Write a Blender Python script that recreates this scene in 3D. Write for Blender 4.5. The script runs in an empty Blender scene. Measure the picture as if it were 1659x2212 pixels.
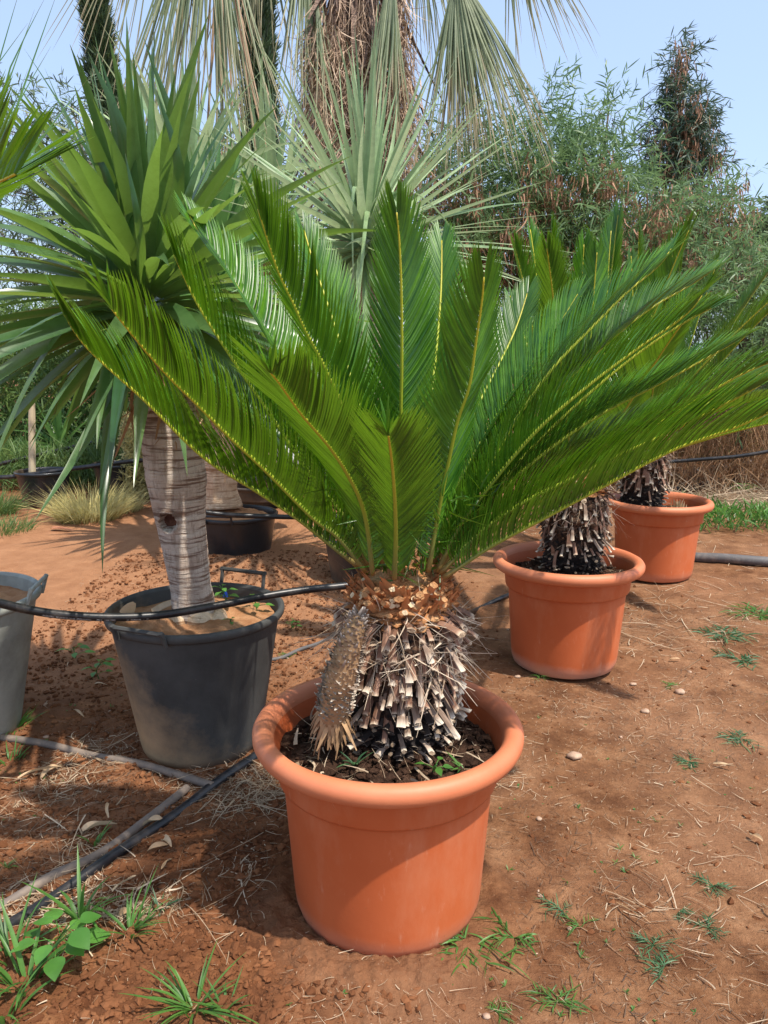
import bpy, math, random
import numpy as np
from mathutils import Vector
PI = math.pi
R = math.radians
scene = bpy.context.scene
COL = scene.collection
random.seed(7)
rng = np.random.default_rng(11)

# ------------------------------------------------------------------ camera
HC, PITCH, F = 1.445, R(11.2), 1662.0            # F, and the pixel helpers below, are in units of a 1659 x 2212 picture
cam = bpy.data.cameras.new('camera'); camo = bpy.data.objects.new('camera', cam); COL.objects.link(camo)
camo.location = (0, 0, HC); camo.rotation_euler = (PI/2 - PITCH, 0, 0)
cam.sensor_fit = 'VERTICAL'; cam.sensor_height = 24; cam.lens = 24*F/2212
cam.clip_start = 0.05; cam.clip_end = 3000
cam.dof.use_dof = False
scene.camera = camo

# ------------------------------------------------------------------ light
SUN_EL, SUN_AZ = R(63), R(130)     # azimuth clockwise from +Y : from the right and a little behind the camera
SDIR = Vector((math.sin(SUN_AZ)*math.cos(SUN_EL), math.cos(SUN_AZ)*math.cos(SUN_EL), math.sin(SUN_EL)))
w = bpy.data.worlds.new('World'); scene.world = w; w.use_nodes = True
nt = w.node_tree
sky = nt.nodes.new('ShaderNodeTexSky'); sky.sky_type = 'NISHITA'; sky.sun_disc = False
sky.sun_elevation = SUN_EL; sky.sun_rotation = SUN_AZ
sky.air_density = 1.0; sky.dust_density = 2.5; sky.ozone_density = 1.6; sky.altitude = 50
nt.nodes['Background'].inputs[1].default_value = 0.15
hz = nt.nodes.new('ShaderNodeMix'); hz.data_type = 'RGBA'; hz.inputs[0].default_value = .55     # thin even haze over the whole sky
hz.inputs[7].default_value = (2.1, 2.7, 3.8, 1)
nt.links.new(sky.outputs[0], hz.inputs[6]); nt.links.new(hz.outputs[2], nt.nodes['Background'].inputs[0])
sun = bpy.data.lights.new('sun', 'SUN'); sun.energy = 3.1; sun.angle = R(0.8); sun.color = (1, .93, .83)
suno = bpy.data.objects.new('sun', sun); COL.objects.link(suno)
suno.rotation_euler = SDIR.to_track_quat('Z', 'Y').to_euler(); suno.location = (3, -3, 9)
vs = scene.view_settings
vs.view_transform = 'Standard'; vs.look = 'None'; vs.gamma = 1; vs.exposure = 0.98
scene.cycles.max_bounces = 8; scene.cycles.diffuse_bounces = 4; scene.cycles.transmission_bounces = 4
scene.cycles.sample_clamp_indirect = 8

# ------------------------------------------------------------------ pixel -> place
CP, SP = math.cos(PITCH), math.sin(PITCH)
def ray(px, py):
    a = (px-829.5)/F; b = -(py-1106)/F
    return np.array([a, CP + b*SP, -SP + b*CP])
def W(px, py, Y):
    d = ray(px, py); return d*(Y/d[1]) + np.array([0, 0, HC])
def G(px, py, z=0.0):
    d = ray(px, py); return d*((z-HC)/d[2]) + np.array([0, 0, HC])

# ------------------------------------------------------------------ noise
def _hash(ix, iy, s):
    h = (ix*374761393 + iy*668265263 + s*1442695041) & 0xffffffff
    h = ((h ^ (h >> 13))*1274126177) & 0xffffffff
    return ((h ^ (h >> 16)) & 0xffff)/65535.0
def vnoise(x, y, s=0):
    x = np.asarray(x, float); y = np.asarray(y, float)
    ix = np.floor(x).astype(np.int64); iy = np.floor(y).astype(np.int64)
    fx = x-ix; fy = y-iy; fx = fx*fx*(3-2*fx); fy = fy*fy*(3-2*fy)
    a = _hash(ix, iy, s); b = _hash(ix+1, iy, s); c = _hash(ix, iy+1, s); d = _hash(ix+1, iy+1, s)
    return (a*(1-fx)+b*fx)*(1-fy) + (c*(1-fx)+d*fx)*fy - .5
def fbm(x, y, f, o=4, s=0, g=.5):
    r = 0; a = 1
    for k in range(o):
        r = r + a*vnoise(x*f + 17.3*k, y*f - 9.1*k, s+k); f *= 2.03; a *= g
    return r
def sstep(a, b, x):
    t = np.clip((x-a)/(b-a), 0, 1); return t*t*(3-2*t)
def tilled(x, y):                      # 1 on the loose crumbly soil, 0 on the trodden path at the right
    return 1 - sstep(-.15, .45, x + .35*vnoise(x*1.3, y*1.3, 5) - .10*(y-1.9) + 1.2*np.maximum(0, 1.62-y))
def gh(x, y):
    x = np.asarray(x, float); y = np.asarray(y, float)
    t = tilled(x, y)
    near = np.exp(-((np.maximum(y, 0))/9.)**2)
    h = .05*vnoise(x*.7, y*.7, 1)*near + (.012+.012*t)*fbm(x, y, 3.2, 3, 2)
    h = h + (.006+.014*t)*(np.abs(fbm(x, y, 11, 3, 3, .6))-.1) + (.002+.008*t)*fbm(x, y, 30, 2, 6) + (.007+.010*t)*np.abs(fbm(x, y, 48, 3, 4, .6))
    h = h + .05*np.exp(-((x+1.2)**2+(y-5.5)**2)/.8)
    return h
POT1 = (0.01, 1.868); 

# ------------------------------------------------------------------ mesh builder
class MB:
    def __init__(s): s.v = []; s.q = []; s.ng = []; s.n = 0; s.t = []; s.r = []; s.m = []; s.ngm = []
    def add(s, v, q, t=None, r=0.0, m=0):
        v = np.asarray(v, float).reshape(-1, 3); k = len(v)
        s.v.append(v); q = np.asarray(q, int).reshape(-1, 4); s.q.append(q + s.n); s.m.append(np.full(len(q), m))
        s.t.append(np.zeros(k) if t is None else np.asarray(t, float).reshape(-1))
        s.r.append(np.full(k, r) if np.isscalar(r) else np.asarray(r, float).reshape(-1))
        s.n += k; return s.n - k
    def ngon(s, idx, m=0): s.ng.append(list(idx)); s.ngm.append(m)
    def mesh(s, name, mats, smooth=True):
        v = np.concatenate(s.v); me = bpy.data.meshes.new(name)
        q = np.concatenate(s.q) if s.q else np.zeros((0, 4), int)
        me.vertices.add(len(v)); me.vertices.foreach_set('co', v.ravel())
        li = q.ravel().tolist() if s.ng else q.ravel(); tot = np.full(len(q), 4)
        mi = np.concatenate(s.m) if s.m else np.zeros(0)
        if s.ng:
            for g in s.ng: li.extend(g)
            tot = np.concatenate([tot, [len(g) for g in s.ng]]); mi = np.concatenate([mi, s.ngm])
        st = np.concatenate([[0], np.cumsum(tot)[:-1]])
        me.loops.add(int(tot.sum())); me.loops.foreach_set('vertex_index', np.asarray(li, np.int32))
        me.polygons.add(len(tot)); me.polygons.foreach_set('loop_start', st.astype(np.int32))
        me.polygons.foreach_set('loop_total', tot.astype(np.int32))
        me.polygons.foreach_set('material_index', mi.astype(np.int32))
        me.polygons.foreach_set('use_smooth', np.full(len(tot), smooth))
        a = me.attributes.new('along', 'FLOAT', 'POINT'); a.data.foreach_set('value', np.concatenate(s.t))
        a = me.attributes.new('rnd', 'FLOAT', 'POINT'); a.data.foreach_set('value', np.concatenate(s.r))
        me.update(calc_edges=True); me.validate()
        for m_ in (mats if isinstance(mats, (list, tuple)) else [mats]): me.materials.append(m_)
        return me
def link(name, me, parent=None, kind=None):
    o = bpy.data.objects.new(name, me); COL.objects.link(o)
    if parent is not None: o.parent = parent
    if kind: o['kind'] = kind
    return o
def thing(name, label, cat, loc=(0, 0, 0), group=None):
    o = bpy.data.objects.new(name, None); COL.objects.link(o); o.location = loc; o.empty_display_size = .1
    return tag(o, label, cat, group)
def tag(o, label, cat, group=None):
    o['label'] = label; o['category'] = cat
    if group: o['group'] = group
    return o
def part(name, mb, mats, parent, kind=None, smooth=True, label=None):
    """mesh given in world space, parent placed by translation only"""
    me = mb.mesh(name, mats, smooth)
    if parent is not None:
        off = Vector((0, 0, 0)); p = parent
        while p is not None: off += p.location; p = p.parent
        me.transform(__import__('mathutils').Matrix.Translation(-off))
    o = link(name, me, parent, kind)
    if label: o['label'] = label
    return o
def nrm(a): return a/np.maximum(np.linalg.norm(a, axis=-1, keepdims=True), 1e-9)
def P_lance(t): return np.minimum(1, (t+.06)/.12)*(1-t**3)*.98 + .02
def P_sword(t): return (.62+.55*np.sin(np.clip(t*1.25, 0, 1)*PI*.85))*(1-t**2.6)*.95 + .02
def P_taper(t): return (.75+.35*np.sin(np.clip(t*2.2,0,1)*PI*.9))*(1-t**1.25)**.9 + .015
def P_oval(t): return np.sin(np.clip(t*.97+.02, 0, 1)**.75*PI) + .02
def P_strap(t): return 1 - .75*t**2
def blades(mb, base, d, wd, L, Wd, K=4, bend=None, fold=None, prof=P_lance, r=None, t0=0., t1=1., m=0):
    base = np.atleast_2d(base); M = len(base)
    d = nrm(np.broadcast_to(d, (M, 3))); wd = np.broadcast_to(wd, (M, 3)); wd = nrm(wd - (wd*d).sum(-1, keepdims=True)*d)
    L = np.broadcast_to(L, (M,)); Wd = np.broadcast_to(Wd, (M,)); t = np.linspace(0, 1, K+1)
    P = base[:, None] + d[:, None]*(L[:, None]*t)[..., None]
    if bend is not None: P = P + np.broadcast_to(bend, (M, 3))[:, None]*(L[:, None]*t**2)[..., None]
    n = np.cross(d, wd); hw = (Wd[:, None]*.5*prof(t))[..., None]
    if r is None: r = rng.random(M)
    if fold is None:
        V = np.stack([P - wd[:, None]*hw, P + wd[:, None]*hw], 2); c = 2
    else:
        V = np.stack([P - wd[:, None]*hw + n[:, None]*hw*fold, P, P + wd[:, None]*hw + n[:, None]*hw*fold], 2); c = 3
    per = (K+1)*c; idx = np.arange(M)[:, None, None]*per
    k = np.arange(K)[None, :, None]*c; j = np.arange(c-1)[None, None, :]
    a = idx + k + j
    q = np.stack([a, a+1, a+1+c, a+c], -1).reshape(-1, 4)
    tt = np.broadcast_to((t0+(t1-t0)*t)[None, :, None], (M, K+1, c))
    mb.add(V, q, tt, np.repeat(np.asarray(r, float), per), m)
def catmull(P, n):
    P = np.asarray(P, float); P = np.vstack([2*P[0]-P[1], P, 2*P[-1]-P[-2]])
    out = []; seg = len(P)-3
    for u in np.linspace(0, seg-1e-6, n*3):
        i = int(u); f = u-i; a, b, c, d = P[i:i+4]
        out.append(.5*((2*b)+(-a+c)*f+(2*a-5*b+4*c-d)*f*f+(-a+3*b-3*c+d)*f**3))
    out = np.array(out); s = np.concatenate([[0], np.cumsum(np.linalg.norm(np.diff(out, axis=0), axis=1))])
    u = np.linspace(0, s[-1], n)
    return np.stack([np.interp(u, s, out[:, k]) for k in range(P.shape[1])], 1)
def tube(mb, P, rad, n=8, cap=True, r=0., m=0, capm=None, disp=None):
    P = np.asarray(P, float); N = len(P); rad = np.broadcast_to(rad, (N,))
    T = nrm(np.gradient(P, axis=0)); u = np.cross(T[0], [0, 0, 1.]);
    if np.linalg.norm(u) < .1: u = np.cross(T[0], [1., 0, 0])
    u = nrm(u); U = []
    for k in range(N):
        u = nrm(u - T[k]*np.dot(u, T[k])); U.append(u)
    U = np.array(U); B = np.cross(T, U); a = np.linspace(0, 2*PI, n, endpoint=False)
    rr = rad[:, None]*np.ones(n)[None]
    if disp is not None: rr = rr*disp(np.linspace(0, 1, N)[:, None], a[None])
    V = P[:, None] + (U[:, None]*np.cos(a)[None, :, None] + B[:, None]*np.sin(a)[None, :, None])*rr[..., None]
    k = np.arange(N-1)[:, None]*n; j = np.arange(n)[None]; j2 = (j+1) % n
    q = np.stack([k+j, k+j2, k+n+j2, k+n+j], -1).reshape(-1, 4)
    t = np.repeat(np.linspace(0, 1, N), n)
    b = mb.add(V, q, t, r, m)
    if cap:
        cm = m if capm is None else capm
        mb.ngon([b+i for i in range(n)][::-1], m); mb.ngon([b+(N-1)*n+i for i in range(n)], cm)
    return V
def lathe(mb, prof, c, n=96, m=0, wob=0., r=0.):
    prof = np.asarray(prof, float); a = np.linspace(0, 2*PI, n, endpoint=False)
    rr = prof[:, 0][:, None]*(1+wob*np.cos(2*a+.7)[None])
    V = np.stack([c[0]+rr*np.cos(a), c[1]+rr*np.sin(a), c[2]+prof[:, 1][:, None]+0*a], -1)
    k = np.arange(len(prof)-1)[:, None]*n; j = np.arange(n)[None]; j2 = (j+1) % n
    q = np.stack([k+j, k+j2, k+n+j2, k+n+j], -1).reshape(-1, 4)
    mb.add(V, q, np.repeat(np.linspace(0, 1, len(prof)), n), r, m)
def rvec(M): return nrm(rng.normal(size=(M, 3)))

# ------------------------------------------------------------------ materials
def mat(name): m = bpy.data.materials.new(name); m.use_nodes = True; return m, m.node_tree, m.node_tree.nodes['Principled BSDF']
def ramp(nt, fac, stops):
    n = nt.nodes.new('ShaderNodeValToRGB'); e = n.color_ramp.elements
    while len(e) < len(stops): e.new(.5)
    for k, (p, c) in enumerate(stops): e[k].position = p; e[k].color = (*c, 1)
    nt.links.new(fac, n.inputs[0]); return n.outputs[0]
def noise(nt, scale, detail=4, rough=.55, vec=None, coord='Object', stretch=None):
    if vec is None:
        tc = nt.nodes.new('ShaderNodeTexCoord'); vec = tc.outputs[coord]
    if stretch:
        mp = nt.nodes.new('ShaderNodeMapping'); mp.inputs['Scale'].default_value = stretch
        nt.links.new(vec, mp.inputs[0]); vec = mp.outputs[0]
    n = nt.nodes.new('ShaderNodeTexNoise'); n.inputs['Scale'].default_value = scale
    n.inputs['Detail'].default_value = detail; n.inputs['Roughness'].default_value = rough
    nt.links.new(vec, n.inputs['Vector']); return n.outputs[0]
def attr(nt, a):
    n = nt.nodes.new('ShaderNodeAttribute'); n.attribute_name = a; return n.outputs['Fac']
def mixc(nt, fac, a, b, mode='MIX'):
    n = nt.nodes.new('ShaderNodeMix'); n.data_type = 'RGBA'; n.blend_type = mode
    for i, v in ((0, fac), (6, a), (7, b)):
        if isinstance(v, (int, float)): n.inputs[i].default_value = v
        elif isinstance(v, tuple): n.inputs[i].default_value = (*v, 1)
        else: nt.links.new(v, n.inputs[i])
    return n.outputs[2]
def math_(nt, op, a, b=0.):
    n = nt.nodes.new('ShaderNodeMath'); n.operation = op
    for i, v in ((0, a), (1, b)):
        if isinstance(v, (int, float)): n.inputs[i].default_value = v
        else: nt.links.new(v, n.inputs[i])
    return n.outputs[0]
def bump(nt, bs, h, s, dist=.01):
    b = nt.nodes.new('ShaderNodeBump'); b.inputs['Strength'].default_value = s; b.inputs['Distance'].default_value = dist
    nt.links.new(h, b.inputs['Height']); nt.links.new(b.outputs[0], bs.inputs['Normal']); return b.outputs[0]
def simple(name, stops, scale=6, rough=.7, bmp=.3, bscale=None, spec=.5, stretch=None, dist=.01):
    m, nt, bs = mat(name); n = noise(nt, scale, stretch=stretch)
    nt.links.new(ramp(nt, n, stops), bs.inputs['Base Color']); bs.inputs['Roughness'].default_value = rough
    bs.inputs['Specular IOR Level'].default_value = spec
    if bmp: bump(nt, bs, noise(nt, bscale or scale*4, 6, .65, stretch=stretch), bmp, dist)
    return m
def leafmat(name, c0, c1, tip=None, trans=.3, tcol=None, rough=.4, tip_at=.85, spec=.5, base=None):
    m, nt, bs = mat(name); out = nt.nodes['Material Output']
    c = ramp(nt, attr(nt, 'rnd'), [(0, c0), (1, c1)])
    c = mixc(nt, ramp(nt, noise(nt, 14, 6, .7), [(.42, (0, 0, 0)), (.75, (.75, .75, .75))]), c, tuple(x*.6 for x in c0))
    al = attr(nt, 'along')
    if base: c = mixc(nt, ramp(nt, al, [(0, (1, 1, 1)), (.25, (0, 0, 0))]), c, base)
    if tip: c = mixc(nt, ramp(nt, al, [(tip_at, (0, 0, 0)), (1, (1, 1, 1))]), c, tip)
    nt.links.new(c, bs.inputs['Base Color']); bs.inputs['Roughness'].default_value = rough
    bs.inputs['Specular IOR Level'].default_value = spec
    tr = nt.nodes.new('ShaderNodeBsdfTranslucent')
    tc = tcol or tuple(min(1, x*2.2) for x in c1)
    nt.links.new(mixc(nt, .6, c, tc), tr.inputs[0])
    mx = nt.nodes.new('ShaderNodeMixShader'); mx.inputs[0].default_value = trans
    nt.links.new(bs.outputs[0], mx.inputs[1]); nt.links.new(tr.outputs[0], mx.inputs[2]); nt.links.new(mx.outputs[0], out.inputs[0])
    return m

M = {}
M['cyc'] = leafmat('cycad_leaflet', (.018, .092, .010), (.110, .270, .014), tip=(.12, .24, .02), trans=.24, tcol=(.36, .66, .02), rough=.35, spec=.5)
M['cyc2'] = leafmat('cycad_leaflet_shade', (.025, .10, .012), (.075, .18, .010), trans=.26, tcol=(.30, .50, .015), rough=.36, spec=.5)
def mk_rachis():
    m, nt, bs = mat('rachis')
    nt.links.new(ramp(nt, attr(nt, 'along'), [(0, (.22, .13, .04)), (.08, (.17, .20, .05)), (.3, (.26, .34, .03)), (.7, (.40, .44, .03)), (1, (.52, .44, .03))]), bs.inputs['Base Color'])
    bs.inputs['Roughness'].default_value = .45; return m
M['rachis'] = mk_rachis()
def mk_terra(foot=.38):
    m, nt, bs = mat('terracotta_plastic')
    c = ramp(nt, noise(nt, 2.2, 5), [(.3, (.45, .090, .024)), (.7, (.56, .138, .046))])
    dust = ramp(nt, noise(nt, 5, 7, .7, stretch=(1, 1, .35)), [(.50, (0, 0, 0)), (.85, (.45, .45, .45))])
    c = mixc(nt, dust, c, (.66, .34, .20))
    tc = nt.nodes.new('ShaderNodeTexCoord'); sx = nt.nodes.new('ShaderNodeSeparateXYZ'); nt.links.new(tc.outputs['Object'], sx.inputs[0])
    z = math_(nt, 'ADD', sx.outputs[2], math_(nt, 'MULTIPLY', noise(nt, 12, 5), .05))
    low = ramp(nt, z, [(.02, (1, 1, 1)), (.10, (0, 0, 0))])
    c = mixc(nt, math_(nt, 'MULTIPLY', low, foot), c, (.60, .40, .30))
    scr = ramp(nt, noise(nt, 1, 5, .75, stretch=(28, 28, 7)), [(.60, (0, 0, 0)), (.74, (.35, .35, .35))])
    c = mixc(nt, scr, c, (.66, .40, .27))
    spl = ramp(nt, noise(nt, 85, 3, .6), [(.69, (0, 0, 0)), (.74, (1, 1, 1))]); spl = math_(nt, 'MULTIPLY', spl, ramp(nt, z, [(.05, (1, 1, 1)), (.30, (0, 0, 0))]))
    c = mixc(nt, math_(nt, 'MULTIPLY', spl, .7), c, (.22, .09, .04))
    nt.links.new(c, bs.inputs['Base Color']); bs.inputs['Roughness'].default_value = .52
    bs.inputs['Specular IOR Level'].default_value = .45
    bump(nt, bs, noise(nt, 60, 6, .7), .12, .004); return m
M['terra'] = mk_terra(); M['terra2'] = mk_terra(.85)
def mk_rim():
    m, nt, bs = mat('terracotta_rim')
    c = ramp(nt, noise(nt, 3, 5), [(.3, (.52, .14, .055)), (.7, (.63, .23, .11))])
    sp = ramp(nt, noise(nt, 70, 4, .8), [(.66, (0, 0, 0)), (.74, (1, 1, 1))])
    c = mixc(nt, math_(nt, 'MULTIPLY', sp, .6), c, (.20, .09, .05))
    nt.links.new(c, bs.inputs['Base Color']); bs.inputs['Roughness'].default_value = .55
    bump(nt, bs, noise(nt, 50, 6, .7), .15, .004); return m
M['rim'] = mk_rim()
def mk_black(name, dust=.5, rough=.5, dcol=(.46, .30, .16), base=(.036, .036, .034)):
    m, nt, bs = mat(name)
    c = ramp(nt, noise(nt, 4, 7, .65), [(.3, base), (.75, tuple(x*2.4 for x in base))])
    sp = ramp(nt, noise(nt, 90, 3, .7), [(.70, (0, 0, 0)), (.76, (1, 1, 1))])
    c = mixc(nt, math_(nt, 'MULTIPLY', sp, .35), c, (.42, .38, .31))
    tc = nt.nodes.new('ShaderNodeTexCoord'); sx = nt.nodes.new('ShaderNodeSeparateXYZ'); nt.links.new(tc.outputs['Object'], sx.inputs[0])
    z = math_(nt, 'SUBTRACT', 1.0, math_(nt, 'MULTIPLY', sx.outputs[2], 2.6))
    x = math_(nt, 'SUBTRACT', math_(nt, 'MULTIPLY', sx.outputs[0], -1.7), .12)
    k = math_(nt, 'ADD', math_(nt, 'ADD', math_(nt, 'MULTIPLY', z, .55), x), math_(nt, 'MULTIPLY', noise(nt, 7, 6, .7), .7))
    c = mixc(nt, math_(nt, 'MULTIPLY', ramp(nt, k, [(.45, (0, 0, 0)), (1.0, (1, 1, 1))]), dust), c, dcol)
    nt.links.new(c, bs.inputs['Base Color']); bs.inputs['Roughness'].default_value = rough; bs.inputs['Specular IOR Level'].default_value = .3 if rough > .4 else .5
    bump(nt, bs, noise(nt, 40, 7, .7, stretch=(1, 1, .5)), .3, .006); return m
M['black'] = mk_black('black_plastic_dusty', .9, .7)
M['black2'] = mk_black('black_plastic_glossy', .25, .28, base=(.012, .013, .015))
M['greypot'] = mk_black('grey_faded_plastic', .8, .6, (.36, .31, .20), base=(.20, .205, .18))
M['soil'] = simple('potting_soil', [(.3, (.022, .012, .008)), (.6, (.075, .040, .025)), (.8, (.14, .085, .055))], 14, .95, .9, 60, .1, dist=.02)
M['sand'] = simple('sandy_soil', [(.3, (.26, .115, .050)), (.7, (.46, .25, .13))], 12, .95, .6, 60, .1, dist=.02)
def mk_ground():
    m, nt, bs = mat('red_earth')
    tc = nt.nodes.new('ShaderNodeTexCoord'); ob = tc.outputs['Object']
    big = noise(nt, 1.1, 4, .6, ob); mid = noise(nt, 7, 6, .6, ob); fine = noise(nt, 45, 6, .7, ob)
    t = attr(nt, 'along')            # loose soil mask
    loose = ramp(nt, mid, [(.3, (.085, .030, .013)), (.55, (.19, .074, .030)), (.75, (.33, .150, .066))])
    trod = ramp(nt, mid, [(.3, (.095, .038, .017)), (.52, (.205, .094, .043)), (.75, (.34, .180, .092))])
    c = mixc(nt, t, trod, loose)
    c = mixc(nt, ramp(nt, fine, [(.35, (.8, .8, .8)), (.55, (0, 0, 0))]), c, mixc(nt, .5, c, (.06, .022, .010)))
    c = mixc(nt, ramp(nt, big, [(.42, (0, 0, 0)), (.68, (.55, .55, .55))]), c, (.36, .19, .105))
    far = attr(nt, 'rnd')            # orange bare patches at the back left, dry litter further out
    c = mixc(nt, math_(nt, 'MULTIPLY', far, .75), c, mixc(nt, mid, (.27, .115, .052), (.48, .255, .135)))
    peb = ramp(nt, noise(nt, 130, 2, .5, ob), [(.70, (0, 0, 0)), (.73, (1, 1, 1))])
    c = mixc(nt, math_(nt, 'MULTIPLY', peb, .35), c, (.50, .36, .25))
    nt.links.new(c, bs.inputs['Base Color']); bs.inputs['Roughness'].default_value = .95
    bs.inputs['Specular IOR Level'].default_value = .12
    h = math_(nt, 'ADD', math_(nt, 'MULTIPLY', fine, 1.0), math_(nt, 'MULTIPLY', noise(nt, 160, 5, .7, ob), .4))
    bump(nt, bs, h, .8, .018); return m
M['ground'] = mk_ground()
M['clod'] = simple('soil_clod', [(.3, (.09, .034, .015)), (.6, (.19, .078, .034)), (.8, (.32, .15, .07))], 5, .95, .7, 90, .1, dist=.004)
M['stone'] = simple('pebble', [(.3, (.30, .17, .11)), (.7, (.50, .36, .25))], 30, .8, .3, 120)
M['straw'] = leafmat('dry_straw', (.28, .18, .10), (.62, .49, .34), trans=.12, rough=.7)
M['litter'] = leafmat('brown_litter', (.07, .040, .024), (.26, .16, .09), trans=.05, rough=.8)
M['dryleaf'] = leafmat('dry_leaf', (.46, .25, .11), (.68, .50, .31), trans=.2, rough=.6)
M['grass'] = leafmat('green_grass', (.045, .135, .025), (.11, .25, .045), trans=.35, rough=.45)
M['bluegrass'] = leafmat('blueish_grass', (.035, .10, .042), (.08, .18, .07), trans=.25, rough=.5)
M['weed'] = leafmat('broadleaf_weed', (.06, .18, .03), (.12, .31, .05), trans=.35, rough=.42)
M['drygrass'] = leafmat('dry_grass', (.34, .28, .09), (.70, .60, .25), trans=.35, rough=.6, base=(.20, .17, .07))
M['drybrush'] = leafmat('dry_brush', (.26, .13, .06), (.52, .33, .18), trans=.15, rough=.7)
def mk_yucca(name, c0, c1, **k): return leafmat(name, c0, c1, **k)
M['yuc1'] = leafmat('yucca_leaf_dark', (.025, .085, .028), (.15, .26, .085), tip=(.10, .12, .05), trans=.32, tcol=(.36, .58, .06), rough=.27, tip_at=.95, spec=.6, base=(.20, .28, .10))
M['yuc2'] = leafmat('yucca_leaf_bright', (.06, .16, .045), (.14, .27, .07), tip=(.2, .12, .05), trans=.32, rough=.38, tip_at=.95)
M['yuc3'] = leafmat('yucca_leaf_pale', (.14, .25, .11), (.38, .50, .26), tip=(.24, .19, .11), trans=.25, rough=.42, tip_at=.93)
M['fan'] = leafmat('fan_leaf', (.09, .14, .065), (.26, .31, .16), tip=(.42, .32, .19), trans=.3, tcol=(.42, .45, .2), rough=.5, tip_at=.6)
M['fandry'] = leafmat('fan_leaf_dry', (.30, .19, .11), (.50, .36, .24), trans=.15, rough=.7)
M['flower'] = leafmat('old_flower_stalk', (.34, .22, .14), (.66, .50, .36), trans=.05, rough=.8)
M['acacia'] = leafmat('willowy_leaf', (.06, .13, .05), (.18, .28, .11), trans=.3, rough=.5)
M['acacia2'] = leafmat('willowy_leaf_dark', (.035, .065, .045), (.09, .145, .08), trans=.2, rough=.45)
M['pod'] = leafmat('dry_pod', (.22, .10, .055), (.52, .30, .18), trans=.15, rough=.7)
M['cypress'] = leafmat('cypress_spray', (.028, .060, .024), (.065, .11, .040), trans=.12, rough=.6)
M['under'] = leafmat('undergrowth_leaf', (.06, .13, .035), (.17, .25, .07), trans=.3, rough=.5)
M['olive'] = leafmat('far_leaf', (.06, .10, .045), (.13, .18, .085), trans=.2, rough=.6)
def mk_trunk(name, ca, cb, cc, ring=1.0):
    m, nt, bs = mat(name)
    tc = nt.nodes.new('ShaderNodeTexCoord'); ob = tc.outputs['Object']
    cr = noise(nt, 1, 6, .65, ob, stretch=(5, 5, 80)); bl = noise(nt, 6, 5, .6, ob); vert = noise(nt, 1, 5, .7, ob, stretch=(60, 60, 14))
    c = ramp(nt, bl, [(.35, ca), (.6, cb)])
    c = mixc(nt, ramp(nt, cr, [(.40, (1, 1, 1)), (.50, (0, 0, 0))]), c, cc)
    c = mixc(nt, ramp(nt, vert, [(.35, (.5, .5, .5)), (.5, (0, 0, 0))]), c, cc)
    nt.links.new(c, bs.inputs['Base Color']); bs.inputs['Roughness'].default_value = .85; bs.inputs['Specular IOR Level'].default_value = .2
    bump(nt, bs, math_(nt, 'ADD', cr, math_(nt, 'MULTIPLY', vert, .5)), .8, .018*ring); return m
M['ytrunk'] = mk_trunk('yucca_bark', (.46, .37, .30), (.62, .54, .46), (.20, .13, .095))
M['ytrunk2'] = mk_trunk('yucca_bark_tan', (.50, .33, .20), (.66, .50, .34), (.30, .17, .09), .6)
M['ptrunk'] = mk_trunk('palm_bark', (.17, .11, .08), (.30, .21, .16), (.05, .035, .028))
M['wood'] = simple('branch_wood', [(.3, (.10, .07, .05)), (.7, (.24, .18, .13))], 8, .85, .6, 30)
M['stake'] = simple('wooden_stake', [(.3, (.42, .33, .20)), (.7, (.60, .50, .34))], 5, .8, .3, 40, stretch=(1, 1, .2))
M['hole'] = simple('rotten_wood', [(.3, (.06, .022, .014)), (.7, (.17, .075, .045))], 40, .9, .8, 90)
M['fibredark'] = simple('cycad_core', [(.35, (.010, .007, .006)), (.7, (.055, .034, .022))], 40, .9, .9, 110, dist=.012)
def mk_core():
    m, nt, bs = mat('stem_core')
    al = attr(nt, 'along'); c = ramp(nt, math_(nt, 'ADD', al, math_(nt, 'MULTIPLY', noise(nt, 30, 5), .3)), [(.45, (.016, .010, .008)), (.85, (.16, .085, .045))])
    nt.links.new(mixc(nt, ramp(nt, noise(nt, 70, 5), [(.4, (1, 1, 1)), (.6, (0, 0, 0))]), c, (.008, .005, .004)), bs.inputs['Base Color'])
    bs.inputs['Roughness'].default_value = .95; bump(nt, bs, noise(nt, 110, 6, .7), .9, .012); return m
M['core'] = mk_core()
M['stub'] = leafmat('leaf_base', (.15, .070, .038), (.30, .16, .10), tip=(.52, .40, .28), trans=0, rough=.7, tip_at=.86)
M['stubpale'] = leafmat('leaf_base_weathered', (.18, .11, .07), (.42, .32, .24), tip=(.62, .53, .41), trans=0, rough=.75, tip_at=.7)
M['stubdark'] = leafmat('leaf_base_dark', (.012, .008, .007), (.05, .033, .024), tip=(.40, .33, .26), trans=0, rough=.8, tip_at=.93)
M['cut'] = simple('cut_face', [(.3, (.60, .44, .25)), (.7, (.78, .64, .42))], 60, .8, .3, 120)
M['cutdull'] = simple('weathered_cut', [(.35, (.12, .07, .04)), (.65, (.40, .30, .20))], 120, .85, .6, 300)
M['wool'] = simple('orange_wool', [(.25, (.26, .085, .028)), (.5, (.47, .21, .085)), (.75, (.55, .34, .17))], 26, .95, .9, 90, .1, dist=.012)
M['woolbud'] = leafmat('woolly_base', (.38, .16, .055), (.52, .29, .13), tip=(.55, .22, .08), trans=0, rough=.9, tip_at=.5)
M['fibre'] = leafmat('pale_fibre', (.38, .26, .16), (.74, .64, .50), trans=.1, rough=.7)
M['cone'] = leafmat('cone_scale', (.20, .14, .10), (.44, .37, .30), tip=(.74, .68, .57), trans=0, rough=.8, tip_at=.75)
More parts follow.
